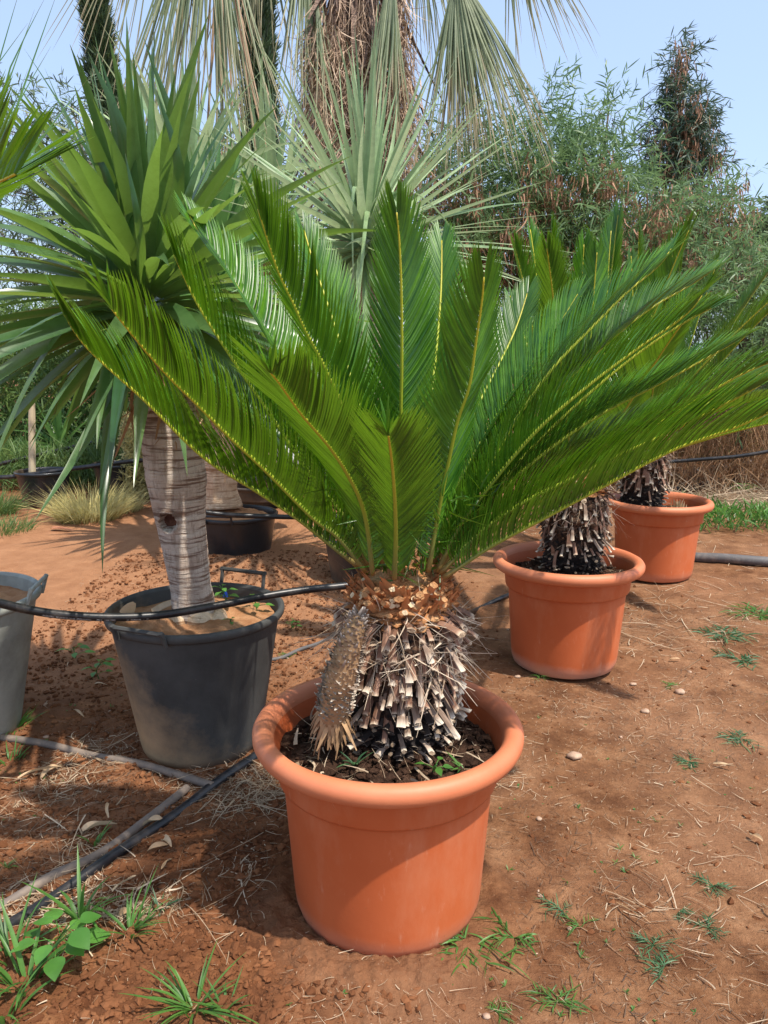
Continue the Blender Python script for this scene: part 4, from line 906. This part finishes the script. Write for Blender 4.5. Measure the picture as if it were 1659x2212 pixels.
def tree(name, label, cat, blobs, base, Y, m, ntw, nl, tl, L, wd, seed, pods=0, group=None, trunk_r=.09, up=.35, hang=.4, K=3, podbias=None):
    """blobs: (px,py,rx,ry,rdepth) in picture units at distance Y"""
    r0 = np.random.default_rng(seed); sc = (Y*CP)/F
    C = [W(b[0], b[1], Y) for b in blobs]; t = thing(name, label, cat, (base[0], base[1], 0), group)
    vol = np.array([b[2]*b[3] for b in blobs], float); vol /= vol.sum()
    pts = []; outs = []
    for c, b, v in zip(C, blobs, vol):
        n = max(3, int(ntw*v)); u = nrm(r0.normal(size=(n, 3))); r = (.25+.75*r0.random((n, 1))**.5)
        rad = np.array([b[2]*sc, b[4], b[3]*sc]); lump = 1+.35*np.sin(u[:, :1]*5+seed)*np.cos(u[:, 2:]*6+1)
        pts.append(c+u*r*rad*lump); outs.append(u*.7+[0, -.1, 0])
    pts = np.concatenate(pts); outs = np.concatenate(outs)
    mb = MB(); foliage_twigs(mb, pts, outs, nl, tl, L, wd, hang, up, seed, K); part('crown', mb, m, t, 'stuff')
    # trunk, limbs and twigs
    mb = MB(); b0 = np.array([base[0], base[1], 0.]); fork = b0*.5+np.mean(C, 0)*.5; fork[2] = min(fork[2], 1.2)
    tube(mb, catmull(np.array([b0-[0, 0, .1], (b0+fork)/2+[.05, 0, 0], fork]), 12), np.linspace(trunk_r, trunk_r*.7, 12), 10)
    part('trunk', mb, M['wood'], t)
    for c, b in zip(C, blobs):
        mb = MB(); end = c+np.array([0, 0, b[3]*sc*.6]); P = catmull(np.array([fork, (fork+end)/2+r0.normal(size=3)*.12, end]), 12)
        tube(mb, P, np.linspace(trunk_r*.55, .008, 12), 6)
        part('branch', mb, M['wood'], t)
    mb = MB(); sel = r0.random(len(pts)) < .5; pp = pts[sel]; near = np.array([C[np.argmin([np.linalg.norm(p-c) for c in C])] for p in pp])
    blades(mb, near*.6+pp*.4, pp-near, r0.normal(size=(len(pp), 3)), np.linalg.norm(pp-near, axis=1)*.7, .012, 3, None, .6, P_strap)
    part('twigs', mb, M['wood'], t, 'stuff')
    if pods:
        keep = pts[r0.random(len(pts)) < pods]
        if podbias is not None: keep = keep[keep[:, 2] < podbias]
        n = 22; b = np.repeat(keep, n, 0)+r0.normal(size=(len(keep)*n, 3))*[.06, .06, .11]+[0, -.12, 0]
        mb = MB(); k = len(b); blades(mb, b, r0.normal(size=(k, 3))*.22+[0, 0, -1], r0.normal(size=(k, 3)), .08+r0.random(k)*.10, .015, 3, r0.normal(size=(k, 3))*.2, None, P_strap)
        part('seed_pods', mb, M['pod'], t, 'stuff')
    return t
YA = 9.5
tree('acacia_tree', 'broad willowy acacia with brown hanging pods filling the right background', 'tree',
     [(960, 420, 70, 100, .9), (1030, 380, 80, 80, .9), (1130, 360, 80, 90, .9), (1165, 250, 28, 45, .3), (1210, 420, 100, 90, 1.), (1290, 380, 60, 70, .8), (1315, 255, 34, 40, .4), (1260, 320, 50, 45, .5),
      (1340, 500, 90, 80, 1.), (1430, 500, 80, 70, .9), (1520, 500, 70, 65, .8), (1570, 570, 60, 50, .8), (1100, 540, 140, 80, 1.), (1280, 580, 180, 70, 1.), (1000, 580, 90, 80, .8), (1420, 620, 140, 70, 1.)],
     W(1240, 900, YA+.6), YA, M['acacia'], 2100, 15, .55, .14, .016, 5, pods=.34, trunk_r=.14, podbias=3.4, up=.45)
tree('acacia_tree', 'narrow dark acacia spire standing above the others at upper right', 'tree',
     [(1468, 145, 10, 40, .2), (1462, 195, 18, 35, .25), (1474, 240, 28, 45, .3), (1460, 290, 32, 45, .3), (1484, 330, 36, 50, .35), (1410, 325, 14, 20, .3), (1450, 380, 30, 50, .4), (1535, 280, 12, 14, .3), (1520, 370, 16, 26, .3)],
     W(1450, 900, YA+1.5), YA+.8, M['acacia2'], 430, 16, .34, .13, .015, 6, pods=.13, trunk_r=.09)
tree('acacia_tree', 'grey green willowy tree behind the yuccas at far left', 'tree',
     [(60, 300, 90, 90, .9), (160, 290, 90, 90, .9), (250, 360, 80, 90, .9), (100, 430, 120, 100, 1.), (350, 380, 90, 90, .9), (480, 420, 90, 90, .9), (560, 400, 60, 100, .9), (650, 460, 90, 100, .9), (0, 560, 150, 110, 1.), (200, 560, 150, 110, 1.), (400, 560, 150, 110, 1.), (640, 600, 150, 110, 1.)], W(200, 900, 12), 11.5, M['olive'], 1500, 14, .55, .15, .016, 7, trunk_r=.12)
tree('bush', 'bright green willowy bush at the right edge below the acacia', 'bush',
     [(1560, 600, 90, 60, .8), (1640, 620, 90, 60, .8), (1480, 640, 90, 60, .8), (1720, 620, 80, 70, .8), (1650, 720, 110, 90, .8), (1520, 760, 120, 90, .8), (1660, 830, 110, 60, .8)], W(1600, 900, 8.8), 8.6, M['acacia'], 800, 14, .42, .12, .015, 8)
tree('tree', 'distant grey green round tree at the right edge on the skyline', 'tree',
     [(1640, 520, 45, 45, 1.5), (1680, 500, 50, 50, 1.5), (1600, 560, 40, 35, 1.5), (1740, 520, 60, 60, 1.5), (1660, 580, 80, 40, 1.5)], W(1660, 800, 30), 29, M['olive'], 700, 10, .9, .35, .09, 9, trunk_r=.25)
def cypress(label, px, pybot, pytop, wpx, Y, seed):
    sc = Y*CP/F; b = W(px, pybot, Y); tp = W(px, pytop, Y); t = thing('cypress_tree', label, 'cypress', (b[0], Y, 0), 'slim cypresses against the sky')
    n = 12000; r0 = np.random.default_rng(seed); z = b[2]-1.5+(tp[2]-b[2]+1.5)*r0.random(n); q = (z-z.min())/(z.max()-z.min()); a = r0.random(n)*2*PI
    rad = wpx*.5*sc*(1-.35*q)*(.75+.5*vnoise(a*1.2, z*2.2, seed)+.35*vnoise(a*3, z*6, seed+3))*(.55+.45*r0.random(n))
    o = np.stack([np.cos(a), np.sin(a), 0*a], -1); P = np.stack([b[0]+rad*np.cos(a)+.04*np.sin(z*1.3), Y+rad*np.sin(a), z], -1)
    mb = MB(); blades(mb, P, o*.45+[0, 0, 1]+r0.normal(size=(n, 3))*.35, r0.normal(size=(n, 3)), .16*Y/18+.14*r0.random(n), .035*Y/18, 2, None, None, P_lance, r=np.clip(.5+vnoise(a*2, z*3, seed)+.2*r0.normal(size=n), 0, 1))
    part('crown', mb, M['cypress'], t, 'stuff')
    mb = MB(); tube(mb, [[b[0], Y, 0], [b[0], Y, tp[2]*.9]], [.12, .04], 8); part('trunk', mb, M['wood'], t)
cypress('slim cypress alone in the sky above the near yucca leaves', 232, 330, -200, 78, 16, 3)
cypress('thicker cypress touching the left side of the fan palm trunk', 566, 420, -160, 100, 14, 4)

# undergrowth masses behind
def under(name, label, x0, x1, Y, Yd, h, n, m, L, wd, kind='stuff', seed=0, up=.9, cat='undergrowth'):
    r0 = np.random.default_rng(seed); a = W(x0, 900, Y)[0]; b_ = W(x1, 900, Y)[0]
    x = a+(b_-a)*r0.random(n); y = Y+Yd*r0.random(n); hh = h*(.65+.9*(vnoise(x*1.6, y*1.1, seed)+.3)); z = r0.random(n)*np.maximum(hh, .1)
    mb = MB(); blades(mb, np.stack([x, y, z], -1), r0.normal(size=(n, 3))*[.8, .8, .4]+[0, 0, up], r0.normal(size=(n, 3)), L*(.5+r0.random(n)), wd, 3, np.array([0, 0, -.5])*r0.random((n, 1)), None, P_lance, r=np.clip(.5+vnoise(x*3, z*4, seed+1)+.25*r0.normal(size=n), 0, 1))
    o = part(name, mb, m, None, kind); o['label'] = label; o['category'] = cat; return o
under('undergrowth', 'green tangle of shrubs behind the back row of pots', -200, 760, 9.2, 2.2, 2.8, 36000, M['under'], .20, .022, seed=1)
under('undergrowth', 'yellow green bushy growth just left of the ringed trunk', 250, 330, 7.9, .8, 1.0, 5000, M['drygrass'], .10, .02, seed=2)
under('undergrowth', 'low green weeds around the back row of pots', -250, 430, 8.3, 1.2, .45, 9000, M['under'], .22, .012, seed=3, up=1.6)
under('undergrowth', 'shadowed green growth behind the sago palms', 700, 1750, 11.0, 1.5, 2.2, 20000, M['under'], .22, .02, seed=4)
under('dry_brush', 'dry brown brush behind the pipes at the right edge', 1250, 2100, 8.1, 1.3, .75, 15000, M['drybrush'], .30, .008, seed=5, up=1.8)
under('dry_brush', 'pale straw heap lying over the grey layflat pipe', 1380, 1800, 7.35, .35, .16, 1600, M['straw'], .40, .007, seed=6, up=-.1)
under('undergrowth', 'green weeds in front of the pipes at the right', 1500, 1800, 6.3, .6, .16, 900, M['grass'], .12, .014, seed=7, up=1.4)

def grassclump(label, px, py, rad, h, n, m, seed, name='grass_clump', cat='grass', wd=.006, group=None, lean=.5, up=0.):
    g = gp_(px, py); r0 = np.random.default_rng(seed); a = r0.random(n)*2*PI; q = np.sqrt(r0.random(n))*rad
    o = np.stack([np.cos(a), np.sin(a), 0*a], -1); b = g+o*q[:, None]; b[:, 2] = gh(b[:, 0], b[:, 1])-.004
    d = o*(lean*(.4+r0.random((n, 1))))+[0, 0, 1]+r0.normal(size=(n, 3))*.22
    mb = MB(); blades(mb, b, d, r0.normal(size=(n, 3))*[1, 1, .1], h*(.5+.6*r0.random(n)), wd*(.6+.7*r0.random(n)), 6, o*.35*r0.random((n, 1))-np.array([0, 0, .45])*r0.random((n, 1)), .25, P_lance)
    ob = part(name, mb, m, None); tag(ob, label, cat, group); return ob
for k, (px, py, rad, h, n, lab) in enumerate((
    (195, 1122, .26, .40, 1100, 'tall yellow dry grass clump between two black pots of the back row'),
    (150, 1128, .09, .26, 220, 'yellow green grass clump right beside the left back pot'),
    (-10, 1115, .16, .34, 450, 'yellowing grass clump at the left edge beside the back pot'),
    (262, 1105, .18, .25, 350, 'short pale grass clump at the right foot of the yellow grass'))):
    grassclump(lab, px, py, rad, h, n, M['drygrass'] if k != 2 else M['under'], 70+k, wd=.007, name='dry_grass_clump')
grassclump('low green grass fringe on the soil at the left edge', -10, 1150, .30, .16, 500, M['under'], 78)

# ================================================================== loose things on the ground
def scatter(n, x0, x1, y0, y1, dens, seed):
    r0 = np.random.default_rng(seed); x = x0+(x1-x0)*r0.random(n); y = y0+(y1-y0)*r0.random(n)**1.3
    k = (r0.random(n) < dens(x, y)) & outside_pots(x, y, POTS, .01); return x[k], y[k]
x, y = scatter(120000, -1.9, 1.9, 1.30, 5.6, lambda x, y: .03+.97*tilled(x, y)**1.5*(1-.55*sstep(2.2, 3.4, y)), 91)
s = (.0022+.0105*rng.random(len(x))**4); C = np.stack([x, y, gh(x, y)+s*.1], -1)
V, F3, rn = lumps(None, C, s[:, None]*np.array([1.1, 1, .75])); o = link('soil_clods', tri_obj('soil_clods', V, F3, rn, M['clod']), None, 'stuff')
o['label'] = 'small reddish clods of loose soil'; 
x, y = scatter(1500, -2.0, 3.0, .65, 5, lambda x, y: .25+0*x, 92); s = .002+.006*rng.random(len(x))**3; C = np.stack([x, y, gh(x, y)+s*.4], -1)
V, F3, rn = lumps(None, C, s[:, None]*np.array([1.2, 1, .7])); o = link('pebbles', tri_obj('pebbles', V, F3, rn, M['stone'], True), None, 'stuff'); o['label'] = 'tiny pale pebbles on the soil'
def straw(n, x0, x1, y0, y1, dens, seed, Ls=(.015, .09), wd=(.0010, .0035), m='straw', name='dry_straw', label='broken dry straw on the soil'):
    x, y = scatter(n, x0, x1, y0, y1, dens, seed); r0 = np.random.default_rng(seed); n = len(x)
    b = np.stack([x, y, gh(x, y)+.004+.006*r0.random(n)], -1); a = r0.random(n)*2*PI; d = np.stack([np.cos(a), np.sin(a), r0.normal(size=n)*.08], -1)
    mb = MB(); blades(mb, b, d, np.stack([-np.sin(a), np.cos(a), r0.normal(size=n)*.3], -1), Ls[0]+(Ls[1]-Ls[0])*r0.random(n)**2.5, wd[0]+(wd[1]-wd[0])*r0.random(n)**2, 5,
                      r0.normal(size=(n, 3))*[.42, .42, .03], .2, P_strap)
    o = part(name, mb, M[m], None, 'stuff'); o['label'] = label; return o
pa = lambda x, y: np.clip(.22+1.9*vnoise(x*2.6, y*2.6, 15), 0, 1)
straw(9000, -2.0, 2.8, 1.3, 5.5, pa, 101)
straw(6000, -1.5, -.35, 1.75, 2.75, lambda x, y: np.clip(.15+2.4*vnoise(x*4.5, y*4.5, 19)+.2, 0, 1), 102, (.03, .17), (.001, .005), label='tangled pale straw around the hoses')
straw(2600, -.85, -.15, 2.15, 2.6, lambda x, y: .9*np.exp(-((x+.42)**2+((y-2.38)*1.6)**2)/.03), 103, (.05, .20), (.001, .004), label='straw heaped at the foot of the dusty black pot')
straw(12000, -1.8, 2.4, 1.3, 4.2, lambda x, y: .2+.6*(1-tilled(x, y))*(vnoise(x*2, y*2, 25) > -.1), 104, (.008, .03), (.0008, .0022), label='fine chaff trodden into the path')
straw(2600, 1.2, 4.5, 3.6, 7.2, lambda x, y: np.clip(.4+1.5*vnoise(x*1.5, y*1.5, 29), 0, 1), 105, (.05, .25), (.002, .006), label='dry litter on the ground near the pipes')
straw(420, .45, .95, 1.65, 1.95, lambda x, y: .7*np.exp(-((x-.69)**2+((y-1.81)*1.8)**2)/.012), 106, (.05, .16), (.001, .004), label='small mat of dead grass on the path')

straw(30000, -1.2, 2.6, 1.3, 4.6, lambda x, y: np.clip(-.05+2.6*vnoise(x*1.9+3, y*1.9, 65), 0, 1), 107, (.010, .055), (.0010, .0030), m='litter', name='brown_litter', label='brown twig litter trodden into the path')
straw(9000, -.2, 2.4, 1.3, 3.4, lambda x, y: np.clip(-.15+3.0*vnoise(x*2.4+8, y*2.4, 66), 0, 1), 108, (.012, .07), (.0008, .0026), m='straw', name='dry_straw', label='pale dead grass in patches on the path')
def dry_leaf(px, py, L, wd, ang, curl, label, m='dryleaf', cat='dry leaf'):
    g = gp_(px, py, .010); a = R(ang); mb = MB(); d = np.array([math.cos(a), math.sin(a), .12])
    P = catmull(np.array([g, g+d*L*.35+[0, 0, curl*.35*L], g+d*L*.7+[.1*L, 0, curl*.4*L], g+d*L+[.15*L, .1*L, curl*.1*L]]), 12)
    t = np.linspace(0, 1, 12); T = nrm(np.gradient(P, axis=0)); s_ = nrm(np.cross(T, [0, 0, 1.])); up = np.cross(s_, T); hw = (wd*.5*np.sin(np.clip(t*.92+.06, 0, 1)*PI)**.6)[:, None]
    tw = (np.sin(t*4+ang)*.7)[:, None]; s2 = s_*np.cos(tw)+up*np.sin(tw)
    V = np.stack([P-s2*hw+up*hw*.7, P-s2*hw*.4+up*hw*.12, P+s2*hw*.4+up*hw*.1, P+s2*hw+up*hw*.8], 1); i = (np.arange(11)*4)[:, None]+np.arange(3)[None]
    mb.add(V, np.stack([i, i+1, i+5, i+4], -1).reshape(-1, 4), np.repeat(t, 4), random.random()); o = part('dry_leaf', mb, M[m], None); tag(o, label, cat, 'dry curled leaves on the soil')
for a in ((40, 1695, .12, .018, 18, .25, 'long pale curled leaf above the brown hoses at left'), (90, 1690, .07, .020, 60, .5, 'hooked end pale leaf beside the long curled one'),
          (178, 1800, .09, .034, 5, .3, 'broad cream dry leaf lying against the brown hose'), (235, 1775, .07, .012, 120, .4, 'narrow twisted leaf rising behind the cream leaf'), (310, 1795, .05, .022, 20, .5, 'small cream husk between the two hoses'),
          (320, 1860, .05, .016, 15, .4, 'left tan curl below the black hose'), (352, 1830, .06, .018, -60, .8, 'hook shaped tan curl below the black hose'), (372, 1870, .07, .012, -110, .2, 'narrow brown strip under the hook shaped curl'),
          (245, 1945, .06, .014, 50, .2, 'straight tan husk below the black hose nearest the grass'), (260, 1990, .025, .02, 10, .5, 'small round tan husk near the grass tufts'), (160, 1545, .14, .012, -62, .3, 'long folded strip left of the dusty black pot'),
          (205, 1490, .09, .008, -40, .3, 'thin looped strip near the left pot weeds'), (1540, 1650, .07, .010, -40, .2, 'grey pale strip on the soil at far right'), (1620, 1810, .05, .014, -80, .4, 'orange brown curled leaf at the right edge'),
          (1330, 1960, .12, .006, -70, .2, 'thin bowed stalk near the dead grass mat'), (1640, 1960, .12, .007, -75, .2, 'thin pale stalk on the soil at the right edge'), (1445, 1420, .05, .012, -10, .2, 'small tan leaf near the middle pot on the path')):
    dry_leaf(*a)
def stone(px, py, r, label):
    g = gp_(px, py, r*.4); import bmesh
    b = bmesh.new(); bmesh.ops.create_icosphere(b, subdivisions=2, radius=r)
    for v in b.verts: v.co = v.co*(1+.15*math.sin(v.co.x*300+px))*1.0; v.co.z *= .6; v.co.x *= 1.2
    me = bpy.data.meshes.new('stone'); b.to_mesh(me); b.free(); me.materials.append(M['stone']); me.polygons.foreach_set('use_smooth', [True]*len(me.polygons))
    o = link('stone', me); o.location = g; tag(o, label, 'stone', 'stones on the soil')
stone(1118, 1462, .012, 'round pale stone at the left foot of the middle terracotta pot'); stone(1368, 1472, .012, 'reddish stone at the right foot of the middle terracotta pot')
stone(1470, 1490, .020, 'large flattish stone right of the middle terracotta pot'); stone(1395, 1532, .016, 'buried flat stone on the path below the reddish one')
stone(1240, 1640, .022, 'wide buried stone in the middle of the path'); stone(1490, 1445, .010, 'small orange stone near the grassy edge of the path')
stone(148, 1600+30, .012, 'smooth tan stone just above the brown grey hose'); stone(524, 1820, .006, 'tiny white stone between the hoses and the front pot')
stone(100, 1600, .010, 'white pebble beside the left end of the brown grey hose'); stone(1165, 1775, .009, 'small stone beside the front pot on the right')

# weeds -------------------------------------------------------------
def crabgrass(px, py, s_, m, label, n=9, up=.45, z=None, nl=4):
    s = s_*.72; g = gp_(px, py); 
    if z is not None: g = G(px, py, z)
    r0 = np.random.default_rng(int(px*7+py)); t = thing('grass_tuft', label, 'grass', tuple(g)); mb = MB()
    for k in range(n):
        a = r0.random()*2*PI; o = np.array([math.cos(a), math.sin(a), 0]); L = s*(.5+.7*r0.random()); e = up*(.5+r0.random())
        P = np.array([g+o*L*q+np.array([-o[1], o[0], 0])*L*(.5*math.sin(k*1.7))*q*q+[0, 0, L*e*q*(1.3-q)+.002] for q in np.linspace(0, 1, nl)])
        tube(mb, P, .0012, 4, True, .7)
        for j in range(1, nl):
            for sd in (-1, 1):
                d = o*.9+np.array([-o[1], o[0], 0])*sd*(.5+r0.random()*.5)+[0, 0, .25+.4*r0.random()]
                blades(mb, P[j][None], d[None], rvec(1)*[1, 1, .2], L*(.40+.75*r0.random()), .0060*s/.08, 4, [[0, 0, -.35]], .3, P_lance, r=[r0.random()])
    part('blades', mb, m, t); return t
def tuft(px, py, h, n, m, label, wd=.006, rad=.015, lean=.7, z=None, group=None):
    g = gp_(px, py) if z is None else G(px, py, z); r0 = np.random.default_rng(int(px*3+py)); a = r0.random(n)*2*PI; o = np.stack([np.cos(a), np.sin(a), 0*a], -1)
    mb = MB(); d = o*lean*(.3+r0.random((n, 1)))+[0, 0, 1]
    blades(mb, g+o*rad*r0.random((n, 1))-[0, 0, .003], d, np.stack([-np.sin(a), np.cos(a), 0*a], -1), h*(.5+.6*r0.random(n)), wd*(.7+.6*r0.random(n)), 7, o*.25-np.array([0, 0, .55])*r0.random((n, 1)), .3, P_lance)
    ob = part('grass_tuft', mb, m, None); tag(ob, label, 'grass', group); return ob
def broadleaf(px, py, s, n, label, z=None, tall=.5, m='weed', name='broadleaf_weed', dirs=None, oval=.62, top=None):
    g = gp_(px, py) if z is None else G(px, py, z); r0 = np.random.default_rng(int(px*5+py)); t = thing(name, label, 'weed', tuple(g))
    H = s*tall*2; mb = MB(); P = np.array([g+[0, 0, -.005], g+[.1*H*r0.normal(), 0, H*.5], g+[.15*H*r0.normal(), 0, H]]); P = catmull(P, 8); tube(mb, P, .0022, 5); part('stem', mb, M['grass'], t)
    for k in range(n):
        a = k*2.4+r0.random()*.5; q = .35+.65*(k+.5)/n; b = P[min(7, int(q*7))]; o = np.array([math.cos(a), math.sin(a), 0]); st = s*(.5+.6*(1-q)+.2*r0.random())
        e = b+o*st+[0, 0, s*.25]; mb = MB(); tube(mb, [b, (b+e)/2+[0, 0, s*.08], e], .0012, 4, True, .5)
        sz = s*(.75+.4*r0.random())
        blades(mb, e[None], (o+[0, 0, .05])[None], np.array([[-o[1], o[0], .15]]), sz, sz*oval, 7, [[0, 0, -.25]], .16, P_oval, r=[r0.random()])
        part('leaf', mb, M[m], t)
    return t
broadleaf(130, 2085, .060, 11, 'round leaved green weed at the lower left corner', tall=.9, oval=.78)
tuft(60, 2130, .19, 18, M['grass'], 'tall grass tuft behind the round leaved weed at lower left', .010, .05)
tuft(5, 2200, .17, 16, M['grass'], 'grass tuft at the very bottom left corner', .009, .05)
tuft(175, 2000, .19, 16, M['grass'], 'upright grass tuft standing over the soiled black hose', .010, .02, .55)
tuft(20, 2080, .16, 18, M['grass'], 'grass tuft at the left edge below the soiled black hose', .008, .04)
tuft(280, 2030, .13, 18, M['grass'], 'spreading grass tuft right of the round leaved weed', .007, .03, .9)
tuft(345, 1980, .07, 12, M['bluegrass'], 'small blueish grass tuft in the loose soil', .005, .012, .9)
tuft(318, 2005, .05, 8, M['grass'], 'short grass sprig between two tufts in the loose soil', .005, .01)
tuft(420, 2195, .15, 30, M['grass'], 'grass tuft with long arching blades at the bottom edge', .006, .035, 1.1)
tuft(490, 2200, .09, 14, M['grass'], 'low grass tuft touching the arching one at the bottom edge', .005, .03, 1.)
tuft(205, 1830, .10, 6, M['grass'], 'few thin grass blades poking between the hoses', .008, .01, .5)
tuft(15, 1880, .05, 7, M['grass'], 'small grass sprig at the left edge above the brown hose', .007, .01, .6)
tuft(38, 1600-20, .10, 26, M['grass'], 'dense green grass tuft at the left edge above the brown grey hose', .006, .05, 1.0)
tuft(20, 1655, .07, 26, M['grass'], 'low green grass patch at the left edge below the brown grey hose', .005, .06, 1.1)
crabgrass(1010, 2050, .10, M['grass'], 'sprawling crabgrass right below the front terracotta pot', 11)
crabgrass(1110, 2035, .09, M['grass'], 'sprawling crabgrass right of the one below the front pot', 9)
crabgrass(1215, 1975, .055, M['bluegrass'], 'small crabgrass plant alone on the path near the front pot', 7)
crabgrass(1255, 2010, .05, M['grass'], 'thin grass sprig near the dead grass mat', 4, .7)
crabgrass(1410, 2050, .050, M['bluegrass'], 'upper blueish rosette grass on the path at lower right', 9)
crabgrass(1430, 2110, .055, M['bluegrass'], 'lower blueish rosette grass on the path at lower right', 9)
crabgrass(1205, 2175, .06, M['grass'], 'star shaped green weed near the bottom edge', 9, .2)
crabgrass(1075, 2200, .04, M['grass'], 'small star shaped weed at the bottom edge', 7, .2)
crabgrass(1540, 1920, .05, M['bluegrass'], 'blueish grass rosette right of the dead grass mat', 9)
crabgrass(1530, 2010, .05, M['bluegrass'], 'dark grass rosette at lower right edge of the path', 8)
crabgrass(1490, 1640, .08, M['bluegrass'], 'flat dark grass patch on the right of the path', 9, .2)
crabgrass(1445, 1475, .05, M['grass'], 'small grass rosette beside the large flattish stone', 7, .2)
crabgrass(1600, 1420, .12, M['bluegrass'], 'wide low grass patch at the right edge beyond the path', 12, .15)
crabgrass(1560, 1370, .14, M['bluegrass'], 'low grass patch farther up the right edge', 12, .15)
crabgrass(1640, 1330, .16, M['grass'], 'grass patch at the right edge below the grey pipe', 12, .2)
crabgrass(1600, 1590, .08, M['bluegrass'], 'sparse grass patch at right edge above the far right strip', 10, .2)
crabgrass(1465, 1975, .04, M['bluegrass'], 'tiny grass rosette between two rosettes at lower right', 6)
crabgrass(1165, 1465, .06, M['grass'], 'grass sprig at the foot of the middle terracotta pot', 4, 1.)
crabgrass(1625, 1080, .22, M['grass'], 'bright upright weed in front of the pipes at the right edge', 6, 1.6)
broadleaf(165, 1430, .05, 6, 'left of two weeds beside the dusty black pot', tall=.6)
broadleaf(215, 1470, .042, 9, 'taller right weed beside the dusty black pot', tall=1.1)
broadleaf(487, 1320, .032, 12, 'leafy seedling in the dusty black pot behind the hose', z=.506, tall=1.6)
broadleaf(556, 1318, .034, 7, 'seedling at the right inside rim of the dusty black pot', z=.506, tall=.8)
broadleaf(500, 1350, .020, 5, 'tiny seedling in front of the hose in the dusty black pot', z=.506, tall=.6)
broadleaf(630, 1360, .028, 8, 'ferny weed on the soil right of the dusty black pot', tall=1.)
crabgrass(625, 1420, .05, M['grass'], 'sparse grass between the dusty black pot and the front palm', 6, .9)
broadleaf(938, 1668, .026, 4, 'three leaved seedling at the front inside the nearest terracotta pot', z=.456, tall=.4)
tuft(765, 1650, .07, 8, M['bluegrass'], 'curved grass sprig beside the cone in the nearest terracotta pot', .007, .008, .9, z=.456)
tuft(1000, 1660, .05, 5, M['grass'], 'short grass sprig at the right front inside the nearest terracotta pot', .007, .008, 1.2, z=.456)
broadleaf(1120, 1238, .024, 7, 'grey green clover like weed at the left inside the middle pot', z=.456, tall=.3)
broadleaf(1190, 1255, .02, 6, 'small weed at the front inside the middle pot', z=.456, tall=.5)
# seedlings too many to count
x, y = scatter(520, -1.4, 1.7, 1.32, 3.2, lambda x, y: np.clip(.35+2.*vnoise(x*2.3, y*2.3, 55), 0, 1), 111); n = len(x); k = 4
b = np.repeat(np.stack([x, y, gh(x, y)], -1), k, 0); a = rng.random(n*k)*2*PI; o_ = np.stack([np.cos(a), np.sin(a), .5+rng.random(n*k)], -1)
mb = MB(); blades(mb, b, o_, np.stack([-np.sin(a), np.cos(a), 0*a], -1), np.repeat(.006+.022*rng.random(n)**2, k), .0035, 4, [[0, 0, -.3]], .2, P_oval)
o = part('seedlings', mb, M['grass'], None, 'stuff'); o['label'] = 'tiny green seedlings sprouting from the soil'
# blue tag in the dusty pot
g = G(487, 1290, .536); mb = MB(); blades(mb, [g], [0, 0, 1.], [1, 0, 0], .03, .02, 2, None, .1, P_strap); o = part('plant_tag', mb, M['blue'], None); tag(o, 'small blue plastic tag in the dusty black pot', 'tag')
# big bark piece on the sand of the dusty pot
g = G(300, 1350, .47)
mb = MB(); blades(mb, [W(268, 1330, 2.62), W(330, 1330, 2.72)], [[.3, .1, .5], [.5, .0, .35]], [[1, 0, 0], [0, 1, .3]], [.07, .16], [.05, .06], 6, [[0, 0, -.2], [0, 0, -.2]], .5, P_strap); o = part('bark_piece', mb, M['dryleaf'], None); tag(o, 'torn tan bark piece at the left inside the dusty black pot', 'bark')
